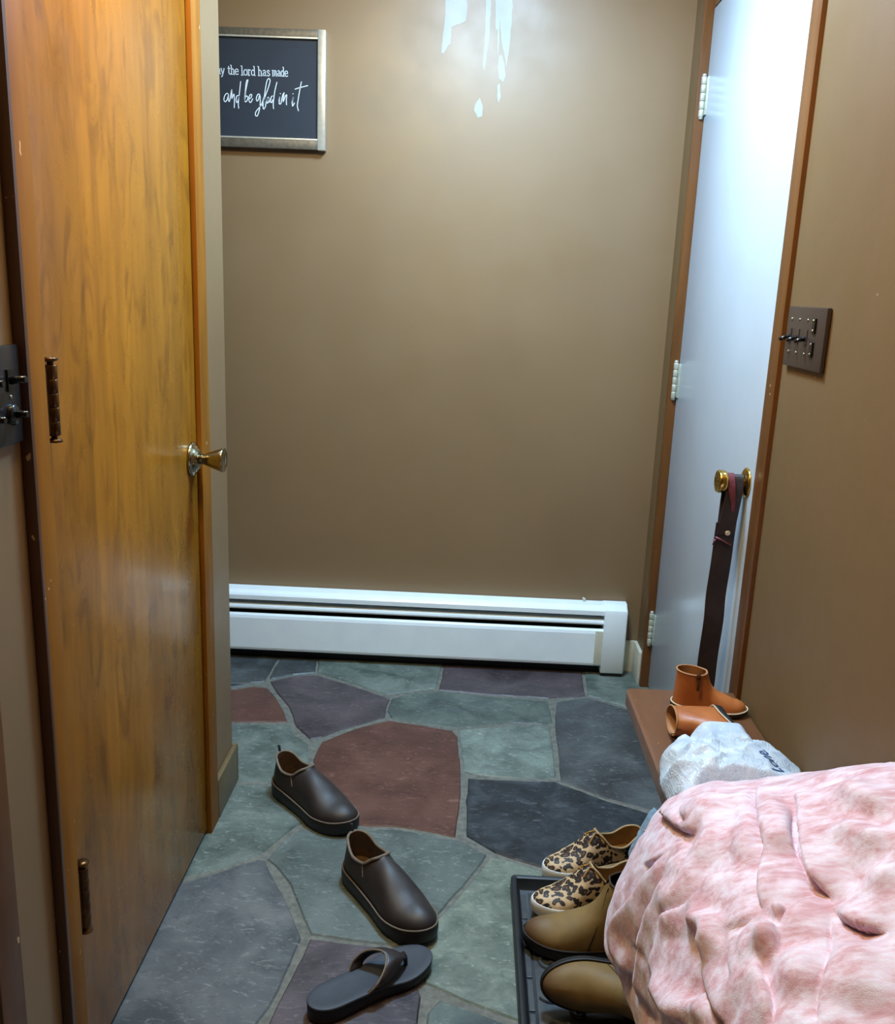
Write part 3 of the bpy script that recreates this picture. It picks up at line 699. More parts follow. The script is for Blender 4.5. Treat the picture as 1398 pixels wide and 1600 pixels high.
# ------------------------------------------------------------ footwear
def outline(L, W, s, side, n0=0.5, n1=0.5, s0=0.16, s1=0.30):
    """half width of a shoe's footprint at station s on one side"""
    w = interp(W[side], s)
    if s < s0: w *= max(0, 1-((s0-s)/s0)**2.4)**n0
    if s > 1-s1: w *= max(0, 1-((s-(1-s1))/s1)**2.4)**n1
    return w
class Shoe:
    def __init__(self, L, WL, WR, zs, zT, sf, wc, yh, yfr, ytoe, zb=lambda s: 0.0, kb=1.0, cx=None, s0=0.16, s1=0.30, pw=1.0, wcn=2.4, pz=0.86):
        self.__dict__.update(locals())
        self.W = {-1: WL, 1: WR}
        self.cxf = (lambda s: interp(cx, s)) if cx else (lambda s: 0.0)
    def B(self, th, off=0.0):
        s = (1-math.cos(th))/2
        side = 1 if th <= PI else -1
        w = outline(self.L, self.W, s, side, s0=self.s0, s1=self.s1)
        y = s*self.L + off*(-math.cos(th)); x = self.cxf(s)+side*(w+off*abs(math.sin(th)))
        return s, Vector((x, y))
    def T(self, th, inset=0.0):
        s = (1-math.cos(th))/2; side = 1 if th <= PI else -1
        if s <= self.sf:
            t = s/self.sf
            w = interp(self.wc, t)*max(0, 1-abs(2*t-1)**self.wcn)**(1/self.wcn)
            y = self.yh+t*(self.yfr-self.yh); w = max(0, w-inset)
            y += inset*(1-2*t)
        else:
            w = 0; t = (s-self.sf)/(1-self.sf); y = self.yfr+t*(self.ytoe-self.yfr)-inset*(1-t)*1.0
        c = self.cxf(s)
        z = interp(self.zT, s)
        return Vector((c+side*w, y, z))
    def P(self, th, v, inset=0.0):
        s, b = self.B(th, -inset); zb = interp(self.zs, s); t = self.T(th, inset)
        q = v*PI/2
        a_f = 1-math.cos(q)**self.pw; zf = math.sin(q)**self.pz
        a_r = v*v*(3-2*v); zr = v
        k = self.kb*(1-min(1, max(0, (s-self.sf*0.55)/(self.sf*0.6))))
        a = a_f+(a_r-a_f)*k; zz = zf+(zr-zf)*k
        if inset and s > self.sf: t = Vector((t.x, t.y, t.z-inset))
        y = b.y+(t.y-b.y)*a; zt = t.z
        if s > self.sf:      # height of the crown follows the place along the shoe, so the toe stays a smooth dome
            zt = interp(self.zT, min(1, max(self.sf, self.sf+(y-self.yfr)/(self.ytoe-self.yfr)*(1-self.sf))))-inset
        return Vector((b.x+(t.x-b.x)*a, y, zb+(zt-zb)*zz))
    def thetas(self, n=96):
        return [2*PI*i/n for i in range(n)]
    def upper(self, inset=0.0, n=96, m=18, flip=False, smooth=4):
        bm = bmesh.new(); V = []
        for th in self.thetas(n):
            V.append([bm.verts.new(self.P(th, j/m, inset)) for j in range(m+1)])
        grid_faces(bm, V, True)
        bmesh.ops.remove_doubles(bm, verts=bm.verts, dist=0.0004)
        bmesh.ops.recalc_face_normals(bm, faces=bm.faces)
        inner = [v for v in bm.verts if not v.is_boundary]
        for _ in range(smooth): bmesh.ops.smooth_vert(bm, verts=inner, factor=0.5, use_axis_x=True, use_axis_y=True, use_axis_z=True)
        # outward: test the heel side
        bm.faces.ensure_lookup_table()
        f = max(bm.faces, key=lambda f: f.calc_center_median().x)
        if (f.normal.x < 0) != flip: bmesh.ops.reverse_faces(bm, faces=bm.faces)
        return bm
    def lining(self, inset=0.0035):
        bm = self.upper(inset, 72, 10, True, 0)
        vs = [bm.verts.new((*self.B(th, -inset)[1], interp(self.zs, self.B(th)[0])+0.004)) for th in self.thetas(48)]
        bm.faces.new(vs)
        return bm
    def sole(self, off=0.004, lip=0.003, under=0.006, n=80, z0=0.0):
        bm = bmesh.new(); R = []
        for th in self.thetas(n):
            s, _ = self.B(th); zt = interp(self.zs, s)+lip; zb = self.zb(s)+z0
            row = []
            for o, z in ((off-under, zb), (off-0.0015, zb+0.003), (off, zb+(zt-zb)*0.45), (off, zt-0.003), (off-0.002, zt), (off-0.006, zt-0.001)):
                b = self.B(th, o)[1]; row.append(bm.verts.new((b.x, b.y, z)))
            R.append(row)
        grid_faces(bm, R, True)
        bm.faces.new([r[0] for r in R][::-1]); bm.faces.new([r[-1] for r in R])
        bmesh.ops.recalc_face_normals(bm, faces=bm.faces)
        return bm
    def welt(self, off=0.003, dz=0.003, r=0.0018, n=90):
        bm = bmesh.new()
        pts = []
        for th in self.thetas(n):
            s, _ = self.B(th); b = self.B(th, off)[1]; pts.append((b.x, b.y, interp(self.zs, s)+dz))
        add_tube(bm, pts, r, 6, closed=True); return bm
    def collar(self, r=0.0026, n=80):
        bm = bmesh.new(); pts = []
        a = math.acos(1-2*self.sf)
        for i in range(n):
            th = -a+2*a*(i+0.5)/n
            pts.append(self.T(th % (2*PI)))
        add_tube(bm, pts, r, 7, closed=True); return bm
    def line(self, pts, r=0.001, mat=None):
        bm = bmesh.new(); add_tube(bm, [self.P(a % (2*PI), v) for a, v in pts], r, 5); return bm
def part(name, bm, mat, root, ang=45):
    o = obj(name, bm, mat); autosmooth(o, ang); o.parent = root; return o
def solid(o, th):
    md = o.modifiers.new('solid', 'SOLIDIFY'); md.thickness = th; md.offset = -1; return o
def place(root, loc, toe, tilt=(0, 0)):
    root.location = loc
    root.rotation_euler = (tilt[0], tilt[1], math.atan2(-toe[0], toe[1]))

def leather(name, a, b, rough=0.4, sc=16, toe=None, L=0.27, bump=0.12, coat=0.0):
    t = NT(name)
    f = t.noise(t.coord(), sc, 5, 0.6, 0.4)
    col = t.ramp(f, [(0.3, lin(a)), (0.7, lin(b))])
    if toe:          # worn, darker toe leather
        sep = t.n.new('ShaderNodeSeparateXYZ'); t.l.new(t.tc.outputs['Object'], sep.inputs[0])
        d = t.math('ADD', t.math('DIVIDE', sep.outputs['Y'], L), t.math('MULTIPLY', t.math('SUBTRACT', f, 0.5), 0.25))
        col = t.mix(col, lin(toe), t.ramp(d, [(0.80, (0, 0, 0)), (0.98, (0.85,)*3)]))
    t.bump(t.noise(t.coord(), 120, 3), bump, 0.0015)
    return t.out(Base_Color=col, Roughness=t.ramp(f, [(0.3, (rough*0.85,)*3), (0.7, (rough*1.2,)*3)]), Coat_Weight=coat, Coat_Roughness=0.2)
M['clog'] = leather('dark_brown_polished_leather', (34, 28, 27), (50, 43, 41), 0.50)
M['clog_lining'] = plain('brown_shoe_lining', (92, 66, 40), 0.8, var=0.2, scale=60)
M['piping'] = plain('worn_tan_edge', (112, 98, 82), 0.6, var=0.2, scale=120)
M['rubber'] = plain('black_rubber', (22, 22, 24), 0.5, var=0.15, bump=0.1)
M['label'] = plain('pale_size_tag', (206, 202, 190), 0.6)

# dark slip-on clogs
def make_clog(label, loc, toe, mirror=1):
    a, b = [(0, .038), (.25, .040), (.5, .045), (.75, .055), (1, .053)], [(0, .038), (.25, .039), (.5, .041), (.75, .048), (1, .047)]
    S = Shoe(0.288, a if mirror < 0 else b, b if mirror < 0 else a,
             zs=[(0, .034), (.3, .030), (.6, .026), (.85, .029), (1, .036)],
             zT=[(0, .104), (.06, .100), (.2, .082), (.34, .086), (.46, .108), (.52, .106), (.64, .098), (.78, .085), (.9, .073), (1, .066)],
             sf=0.46, wc=[(0, .030), (.5, .033), (1, .034)], yh=0.008, yfr=0.124, ytoe=0.232,
             zb=lambda s: 0.010*max(0, (s-.8)/.2)**2, kb=0.75, s0=0.2, s1=0.34)
    r = empty('clog_shoe'); tag(r, label, 'shoe', 'pair of dark brown slip-on clogs')
    part('upper', S.upper(), M['clog'], r)
    part('lining', S.lining(0.004), M['clog_lining'], r)
    part('collar', S.collar(0.0032), M['piping'], r)
    part('sole', S.sole(0.0055, 0.004), M['rubber'], r)
    part('welt', S.welt(0.0035, 0.005, 0.0017), M['piping'], r)
    for sgn in (1, -1):
        bm = bmesh.new(); pts = []
        for v in (1.0, 0.86, 0.7, 0.55, 0.42):
            th = math.acos(1-2*(0.33+0.07*(1-v))); th = th if sgn > 0 else 2*PI-th
            pts.append(S.P(th, v)+Vector((sgn*0.0006, 0, 0.0004)))
        add_tube(bm, pts, 0.0012, 5); part('side_seam', bm, M['piping'], r)
    bm = bmesh.new()
    add_tube(bm, [(-.003, .006, .098), (-.003, -.002, .108), (-.002, -.002, .118), (0.001, .003, .119), (.002, .008, .108), (.002, .010, .098)], 0.0035, 6, flat=0.5)
    part('pull_loop', bm, M['rubber'], r)
    bm = bmesh.new(); add_box(bm, -0.014, 0.014, 0.040, 0.062, 0.0395, 0.0405); part('size_tag', bm, M['label'], r)
    place(r, loc, toe); return r
make_clog('dark brown slip-on clog farther from the camera, toe almost touching its mate', (-0.445, 2.105, 0.0034), (0.205, -0.182))
make_clog('dark brown slip-on clog between its mate and the black flip-flop', (-0.216, 1.774, 0.0034), (0.142, -0.168))

# flip-flop
M['foam'] = plain('dark_grey_foam', (52, 56, 64), 0.6, var=0.12, scale=40, bump=0.15)
M['strap_brown'] = leather('dark_strap_leather', (36, 30, 30), (50, 42, 42), 0.4)
def make_flipflop():
    S = Shoe(0.262, [(0, .034), (.3, .034), (.5, .036), (.75, .047), (1, .044)], [(0, .034), (.3, .033), (.5, .034), (.75, .043), (1, .042)],
             zs=[(0, .034), (.4, .030), (.75, .024), (1, .027)], zT=[(0, .034), (1, .03)], sf=.5, wc=[(0, .02), (1, .02)], yh=0, yfr=.1, ytoe=.25,
             zb=lambda s: 0.006*max(0, (s-.8)/.2)**2, s0=0.22, s1=0.32)
    r = empty('flip_flop'); tag(r, 'single dark flip-flop with brown strap, nearest shoe to the camera on the flagstones', 'sandal')
    part('sole', S.sole(0.0, -0.004, 0.004), M['rubber'], r)
    bm = bmesh.new(); R = []
    for th in S.thetas(80):
        s, _ = S.B(th); z = interp(S.zs, s); row = []
        for o, zz in ((-0.001, z-0.005), (0.001, z-0.002), (0.0, z), (-0.006, z+0.0012), (-0.016, z-0.0005)):
            b = S.B(th, o)[1]; row.append(bm.verts.new((b.x, b.y, zz)))
        R.append(row)
    grid_faces(bm, R, True); bm.faces.new([q[-1] for q in R]); bmesh.ops.recalc_face_normals(bm, faces=bm.faces)
    part('footbed', bm, M['foam'], r)
    # one broad thong: a rear edge arching over the foot, narrowing forward to the toe post
    E = catmull([(-.031, .100, .026), (-.038, .112, .042), (-.032, .132, .060), (-.014, .150, .068), (.006, .156, .068), (.026, .142, .060), (.037, .118, .044), (.031, .100, .026)], 6)
    F = catmull([(-.033, .128, .026), (-.039, .136, .035), (-.034, .156, .046), (-.016, .184, .050), (.004, .205, .042), (.018, .188, .050), (.037, .150, .040), (.033, .128, .026)], 6)
    bm = bmesh.new(); V = []
    for e, f in zip(E, F):
        row = []
        for j in range(9):
            q = j/8; p = e.lerp(f, q); row.append(bm.verts.new((p.x, p.y, p.z+0.006*math.sin(q*PI))))
        V.append(row)
    grid_faces(bm, V); bmesh.ops.recalc_face_normals(bm, faces=bm.faces)
    if sum(f.normal.z for f in bm.faces) < 0: bmesh.ops.reverse_faces(bm, faces=bm.faces)
    a = part('strap', bm, M['strap_brown'], r); solid(a, 0.003)
    bm = bmesh.new(); add_tube(bm, E, 0.0020, 6); part('strap_piping', bm, M['piping'], a)
    bm = bmesh.new(); add_tube(bm, [(0.004, 0.196, 0.050), (0.004, 0.202, 0.040), (0.004, 0.204, 0.024)], [0.006, 0.0045, 0.004], 8)
    part('toe_post', bm, M['strap_brown'], r)
    place(r, (-0.234, 1.346, 0.0034), (0.20, 0.158)); return r
make_flipflop()

# boot tray
TX0, TX1, TY0, TY1, TH = 0.137, 0.555, 0.95, 1.752, 0.034
M['tray'] = plain('black_tray_rubber', (30, 31, 34), 0.42, var=0.2, scale=40, bump=0.15)
M['tray_face'] = plain('worn_grey_tray_rubber', (62, 64, 66), 0.45, var=0.3, scale=70)
tr = empty('boot_tray', ((TX0+TX1)/2, (TY0+TY1)/2, 0.0034))
tag(tr, 'black rubber boot tray with raised scroll pattern under the bench edge', 'tray')
bm = bmesh.new(); z0 = 0.0034
def rr(x0, x1, y0, y1, r, z, n=5):
    out = []
    for cx, cy, a0 in ((x1-r, y1-r, 0), (x0+r, y1-r, PI/2), (x0+r, y0+r, PI), (x1-r, y0+r, 1.5*PI)):
        for k in range(n+1):
            a = a0+k*PI/2/n; out.append(bm.verts.new((cx+r*math.cos(a), cy+r*math.sin(a), z)))
    return out
rings = []
for d, z, r in ((0.004, z0, .008), (0.0, z0+0.004, .008), (0.001, TH-0.003, .008), (0.003, TH, .007), (0.009, TH, .006), (0.012, TH-0.002, .005), (0.017, z0+0.008, .004), (0.020, z0+0.005, .003)):
    rings.append(rr(TX0+d, TX1-d, TY0+d, TY1-d, r, z))
for A, B in zip(rings, rings[1:]):
    for k in range(len(A)): bm.faces.new((A[k], A[(k+1) % len(A)], B[(k+1) % len(A)], B[k]))
bm.faces.new(rings[-1]); bm.faces.new(rings[0][::-1])
bmesh.ops.recalc_face_normals(bm, faces=bm.faces)
at(autosmooth(obj('tray_body', bm, M['tray']), 40), tr)
bm = bmesh.new()
for k in range(9):
    y0 = TY0+0.024+k*0.083; add_box(bm, TX0+0.021, TX0+0.032, y0, y0+0.076, z0+0.0045, z0+0.0075, bev=0.001)
at(obj('border_strip', bm, M['tray_face']), tr)
bm = bmesh.new()
add_box(bm, TX0+0.037, TX1-0.03, TY0+0.03, TY1-0.03, z0+0.0045, z0+0.0068, bev=0.001)
def spiral(cx, cy, r0, turns, a0, sgn=1):
    pts = []
    for k in range(26):
        f = k/25; a = a0+sgn*f*turns*2*PI; rr_ = r0*(1-0.82*f)
        pts.append((cx+rr_*math.cos(a), cy+rr_*math.sin(a), z0+0.0082))
    return pts
for j in range(9):
    for i in range(4):
        cx = TX0+0.066+i*0.095; cy = TY0+0.07+j*0.083
        add_tube(bm, spiral(cx, cy, 0.026, 1.35, 0.5+PI*(j % 2), 1 if (i+j) % 2 else -1), 0.0042, 6, flat=0.8)
        add_tube(bm, spiral(cx+0.045, cy+0.038, 0.017, 1.1, 2+PI*(i % 2), -1 if (i+j) % 2 else 1), 0.0036, 6, flat=0.8)
at(autosmooth(obj('scroll_relief', bm, M['tray_face']), 50), tr)

# leopard sneakers
def leopard():
    t = NT('leopard_print_calf_hair')
    vec = t.coord((1.0, 0.8, 1.0))
    nv = t.new('ShaderNodeTexNoise', Scale=40.0, Detail=2.0); t.l.new(vec, nv.inputs['Vector'])
    ad = t.n.new('ShaderNodeMix'); ad.data_type = 'RGBA'; ad.blend_type = 'LINEAR_LIGHT'; ad.inputs[0].default_value = 0.012
    t.l.new(vec, ad.inputs[6]); t.l.new(nv.outputs['Color'], ad.inputs[7])
    vo = t.n.new('ShaderNodeTexVoronoi'); vo.inputs['Scale'].default_value = 88; vo.inputs['Randomness'].default_value = 0.85
    t.l.new(ad.outputs[2], vo.inputs['Vector'])
    n2 = t.noise(vec, 120, 2)
    d = t.math('ADD', vo.outputs['Distance'], t.math('MULTIPLY', t.math('SUBTRACT', n2, 0.5), 0.30))
    col = t.ramp(d, [(0.0, lin((120, 78, 46))), (0.18, lin((104, 68, 42))), (0.22, lin((30, 20, 16))), (0.52, lin((34, 24, 20))), (0.56, lin((196, 164, 122))), (1, lin((212, 182, 142)))])
    t.bump(t.noise(t.coord((1, .3, 1)), 400, 2), 0.15, 0.001)
    return t.out(Base_Color=col, Roughness=0.6)
M['leopard'] = leopard()
M['white_rubber'] = plain('white_sneaker_rubber', (226, 228, 224), 0.45, var=0.04)
M['tan_lining'] = plain('tan_sneaker_lining', (150, 112, 66), 0.75, var=0.15, scale=50)
M['sneaker_edge'] = plain('light_tan_binding', (176, 146, 104), 0.6)
def make_sneaker(label, loc, toe, mirror=1):
    a, b = [(0, .031), (.3, .031), (.5, .034), (.75, .043), (1, .040)], [(0, .031), (.3, .030), (.5, .031), (.75, .038), (1, .036)]
    S = Shoe(0.242, a if mirror < 0 else b, b if mirror < 0 else a,
             zs=[(0, .030), (.4, .026), (.8, .026), (1, .030)],
             zT=[(0, .086), (.1, .080), (.25, .064), (.38, .070), (.50, .097), (.58, .092), (.7, .074), (.84, .058), (.93, .052), (1, .048)],
             sf=0.50, wc=[(0, .026), (.5, .029), (1, .027)], yh=0.006, yfr=0.120, ytoe=0.200,
             zb=lambda s: 0.006*max(0, (s-.8)/.2)**2, kb=0.7, s0=0.2, s1=0.34)
    r = empty('sneaker'); tag(r, label, 'shoe', 'pair of leopard print sneakers')
    part('upper', S.upper(), M['leopard'], r)
    part('lining', S.lining(0.004), M['tan_lining'], r)
    part('collar', S.collar(0.0026), M['sneaker_edge'], r)
    part('sole', S.sole(0.0035, 0.003), M['white_rubber'], r)
    for sgn in (1, -1):
        bm = bmesh.new(); pts = []
        for f in (0, .25, .5, .75, 1):
            th = math.acos(1-2*(0.49+0.12*f)); th = th if sgn > 0 else 2*PI-th
            pts.append(S.P(th, 0.97-0.22*f)+Vector((sgn*0.0008, 0, 0.0008)))
        add_tube(bm, pts, 0.0022, 6); part('gore_edge', bm, M['tan_lining'], r)
        for f in (0.3, 0.75):
            th = math.acos(1-2*(0.52+0.1*f)); th = th if sgn > 0 else 2*PI-th
            bm = bmesh.new(); p = S.P(th, 0.86-0.12*f)
            add_lathe(bm, [(0.0038, 0), (0.0034, 0.0016), (0.0015, 0.0016), (0.001, 0)], 12, axis_matrix(p, (sgn*0.7, 0.2, 0.7)))
            part('eyelet', bm, M['brass'], r)
    place(r, loc, toe); return r
make_sneaker('leopard print slip-on sneaker beyond the far edge of the black tray', (0.440, 1.868, 0.0036), (-0.213, -0.080), 1)
make_sneaker('leopard print slip-on sneaker with white toe, inside the tray beside the upright tan boot', (0.413, 1.708, 0.0185), (-0.215, -0.055), -1)

# ankle boots
def make_boot(name, label, group, L, w, hs, ht, up, lin_m, sole_m, welt_m, collar_m, zipper=None, seam=True):
    S = Shoe(L, [(0, w*.80), (.25, w*.80), (.45, w*.84), (.72, w), (1, w*.94)], [(0, w*.80), (.25, w*.80), (.45, w*.78), (.72, w*.92), (1, w*.86)],
             zs=[(0, hs*1.5), (.3, hs*1.3), (.55, hs*0.95), (.8, hs*0.95), (1, hs*1.2)],
             zT=[(0, ht), (.2, ht*.985), (.40, ht*0.97), (.46, ht*.98), (.49, ht*.90), (.54, ht*.70), (.62, ht*.585), (.74, ht*.49), (.86, ht*.43), (.94, ht*.39), (1, ht*.36)],
             sf=0.46, wc=[(0, w*.74), (.5, w*.80), (1, w*.74)], yh=L*0.015, yfr=L*0.43, ytoe=L*0.82,
             zb=lambda s: hs*.35*max(0, (s-.8)/.2)**2, kb=0.95, s0=0.2, s1=0.34, wcn=2.1)
    r = empty(name); tag(r, label, 'boot', group)
    part('upper', S.upper(0, 110, 24), M[up], r)
    part('lining', S.lining(0.0032), M[lin_m], r)
    part('collar', S.collar(0.0019), M[collar_m], r)
    part('sole', S.sole(0.004, 0.002, z0=0.0), M[sole_m], r)
    part('welt', S.welt(0.0028, 0.0028, 0.0016), M[welt_m], r)
    if seam:
        for sgn in (1, -1):
            pts = []
            for f in [k/10 for k in range(11)]:
                th = math.acos(1-2*(0.455+0.10*(1-f)**1.2)); th = th if sgn > 0 else 2*PI-th
                p = S.P(th, 0.04+0.80*f); c = Vector((0, p.y, p.z*0.6)); pts.append(p+(p-c).normalized()*0.0006)
            bm = bmesh.new(); add_tube(bm, pts, 0.0010, 5); part('vamp_seam', bm, M['seam'], r)
    if zipper:
        sgn = zipper; pts = []
        for f in [k/10 for k in range(9)]:
            th = math.acos(1-2*0.31); th = th if sgn > 0 else 2*PI-th
            p = S.P(th, 1.0-0.5*f); pts.append(p+Vector((sgn*0.0012, 0, 0)))
        bm = bmesh.new(); add_tube(bm, pts, 0.0030, 6, flat=0.5); z = part('zipper', bm, M['zip'], r)
        bm = bmesh.new(); p = pts[0]
        add_box(bm, p.x-0.0025, p.x+0.0035, p.y-0.0045, p.y+0.0045, p.z-0.008, p.z+0.003, bev=0.001)
        q = p+Vector((sgn*0.004, 0, -0.004)); add_tube(bm, [q, q+Vector((sgn*0.004, 0, -0.012)), q+Vector((sgn*0.003, 0, -0.026))], [0.0016, 0.0022, 0.0032], 6)
        part('zipper_pull', bm, M['bronze'], z)
    return r, S
M['seam'] = plain('dark_seam_thread', (64, 46, 26), 0.7)
M['zip'] = plain('tan_zipper_tape', (122, 76, 48), 0.5, 0.2, var=0.3, scale=200)
M['tan'] = leather('olive_tan_nubuck', (112, 88, 46), (136, 108, 60), 0.62, 18, toe=(84, 54, 30), L=0.27)
M['orange'] = leather('orange_tan_leather', (158, 88, 40), (182, 106, 52), 0.42, 14)
M['dark_lining'] = plain('black_boot_lining', (20, 19, 20), 0.9)
M['orange_lining'] = plain('tan_boot_lining', (176, 124, 80), 0.75)
M['pale_welt'] = plain('cream_welt', (206, 186, 150), 0.6)
M['dark_welt'] = plain('dark_welt', (40, 32, 26), 0.6)
G2 = 'pair of olive tan ankle boots'
ba, _ = make_boot('ankle_boot', 'olive tan ankle boot standing upright in the black tray, toe to the left', G2, 0.272, 0.047, 0.023, 0.158, 'tan', 'dark_lining', 'rubber', 'dark_welt', 'seam')
place(ba, (0.428, 1.546, 0.0160), (-0.26, 0.016))
bb, _ = make_boot('ankle_boot', 'olive tan ankle boot lying on its side at the bottom edge of the picture', G2, 0.262, 0.044, 0.022, 0.150, 'tan', 'dark_lining', 'rubber', 'dark_welt', 'seam')
def orient(root, loc, ydir, zdir):
    y = Vector(ydir).normalized(); z = Vector(zdir); z = (z-y*z.dot(y)).normalized(); x = y.cross(z)
    m = Matrix((x, y, z)).transposed().to_4x4(); m.translation = loc
    root.location = loc; root.rotation_euler = m.to_euler()
orient(bb, (0.440, 1.414, 0.067), (-1, 0.0, -0.03), (0.0, -0.93, 0.36))
G3 = 'pair of small orange tan zip boots'
oa, _ = make_boot('zip_boot', 'small orange tan zip boot standing upright at the far end of the bench', G3, 0.156, 0.0335, 0.010, 0.092, 'orange', 'orange_lining', 'rubber', 'pale_welt', 'orange_lining', zipper=1, seam=False)
place(oa, (0.472, 1.848, BZ+0.0005), (0.170, -0.022))
ob_, _ = make_boot('zip_boot', 'small orange tan zip boot lying on its side, half under the plastic bag', G3, 0.172, 0.0355, 0.011, 0.106, 'orange', 'orange_lining', 'rubber', 'pale_welt', 'orange_lining', zipper=1, seam=False)
orient(ob_, (0.541, 1.742, BZ+0.0385), (0.03, -1, 0), (-1, 0, 0.03))

# ------------------------------------------------------------ blue fleece cloth hanging at the bench edge
def shell(bm, verts_grid, closed=False): grid_faces(bm, verts_grid, closed)
t = NT('blue_fleece')
f = t.noise(t.coord(), 70, 4)
t.bump(t.noise(t.coord(), 150, 4, 0.7), 0.9, 0.006)
M['blue'] = t.out(Base_Color=t.ramp(f, [(0.3, lin((86, 120, 142))), (0.7, lin((128, 162, 184)))]), Roughness=0.9, Sheen_Weight=0.3)
bm = bmesh.new(); rows = []
for i in range(48):
    u = i/47; row = []
    for j in range(40):
        v = j/39
        y = 1.36+0.155*u
        path = [(0.374, BZ-0.014), (0.366, BZ-0.03), (0.352, BZ-0.075), (0.344, BZ-0.115), (0.350, BZ-0.165), (0.362, BZ-0.20)]
        k = v*5; a = min(4, int(k)); fr = k-a
        x = path[a][0]*(1-fr)+path[a+1][0]*fr; z = path[a][1]*(1-fr)+path[a+1][1]*fr
        n1 = mnoise.noise(Vector((y*22, v*3, 1.7))); n2 = mnoise.noise(Vector((y*70, v*10, 9)))
        ed = min(1, min(u, 1-u)*7)**0.5
        row.append(bm.verts.new((x-(0.010+0.010*n1+0.004*n2)*ed*min(1, v*2), y+0.010*n1*v, z+0.004*n2*(0.4+v)-0.030*u*(1-v))))
    rows.append(row)
grid_faces(bm, rows)
o = obj('fleece_cloth', bm, M['blue'], None, True); solid(o, -0.009)
tag(o, 'fuzzy blue cloth hanging over the bench edge, mostly hidden by the pink blanket', 'cloth')

# ------------------------------------------------------------ plastic bag
t = NT('thin_white_plastic')
f = t.noise(t.coord(), 16, 4, 0.6, 0.8)
fb = t.noise(t.coord((1, 0.35, 1), (0, 0, 0.6)), 42, 4, 0.65, 1.2)
t.bump(t.ramp(fb, [(0.40, (0, 0, 0)), (0.5, (1, 1, 1)), (0.60, (0, 0, 0))]), 0.30, 0.006)
M['bag'] = t.out(Base_Color=t.ramp(f, [(0.3, lin((192, 210, 228))), (0.7, lin((230, 240, 248)))]), Roughness=0.28, Transmission_Weight=0.12, Specular_IOR_Level=0.5)
M['bag_ink'] = plain('blue_printed_ink', (58, 88, 130), 0.4)
bg = empty('plastic_bag', (0.505, 1.52, BZ))
tag(bg, 'crumpled white plastic bag with blue print between the orange boots and the pink blanket', 'bag')
cx, cy, ax, ay, hz = 0.509, 1.498, 0.129, 0.124, 0.082
def crumple(x, y):
    # long pulled folds running along the bag, with a few sharp crossing creases
    d = 0
    for ang, fr, st, am, ph in ((0.5, 15, 3.5, 0.62, 0), (-0.45, 19, 5.0, 0.55, 5), (1.2, 24, 6.0, 0.35, 11), (0.1, 48, 12.0, 0.14, 17)):
        u = x*math.cos(ang)+y*math.sin(ang); v = -x*math.sin(ang)+y*math.cos(ang)
        w = mnoise.noise(Vector((x*9, y*9, ph)))*0.03
        d += am*(1-abs(mnoise.noise(Vector(((v+w)*fr, u*st, ph))))*2.4)
    return d
bm = bmesh.new(); rows = []
NR, NA = 60, 150
for i in range(NR+1):
    r = (i/NR); row = []
    for k in range(NA):
        a = 2*PI*k/NA
        ca, sa = math.cos(a), math.sin(a)
        e = 2.8
        q = (abs(ca)**e+abs(sa)**e)**(-1/e)
        rim = 1+0.05*mnoise.noise(Vector((ca*2.2, sa*2.2, 4)))+0.02*mnoise.noise(Vector((ca*7, sa*7, 8)))
        rr_ = math.sin(r*PI/2)
        x = cx+ax*q*rim*rr_*ca; y = cy+ay*q*rim*rr_*sa
        h = max(0.0, math.cos(r*PI/2))**0.62
        tilt = 1.0-0.10*(x-cx)/ax-0.08*(y-cy)/ay
        z = BZ+0.003+hz*h*tilt
        d = crumple(x, y)
        amp = 0.021*min(1, h*1.6)+0.002
        amp *= 1-0.75*math.exp(-((x-0.565)**2+(y-1.50)**2)/0.075**2)
        nx = rr_*ca; ny = rr_*sa
        z += amp*(d-0.9)*0.9; x += nx*amp*(d-0.9)*0.5; y += ny*amp*(d-0.9)*0.5
        e1 = min(1, max(0, (0.092-abs(x-0.512))/0.060)); e2 = min(1, max(0, (y-1.52)/0.045))
        z = max(z, BZ+(0.080+0.004*(d-0.5))*(e1*e1*(3-2*e1))*(e2*e2*(3-2*e2)))     # the film lies over the toe of the fallen boot
        z = min(z, BZ+0.022+max(0, y-1.412)*1.7)
        x = min(x, XR-0.004)
        row.append(bm.verts.new((x, y, max(z, BZ+0.002))))
    rows.append(row)
V = [[rows[i][k] for i in range(NR+1)] for k in range(NA)]
grid_faces(bm, V, True)
bmesh.ops.remove_doubles(bm, verts=bm.verts, dist=0.0003)
bmesh.ops.recalc_face_normals(bm, faces=bm.faces)
if sum(f.normal.z for f in bm.faces) < 0: bmesh.ops.reverse_faces(bm, faces=bm.faces)
tree = BVHTree.FromBMesh(bm)
sk = obj('bag_film', bm, M['bag'], None, True); solid(sk, 0.0008); at(sk, bg)
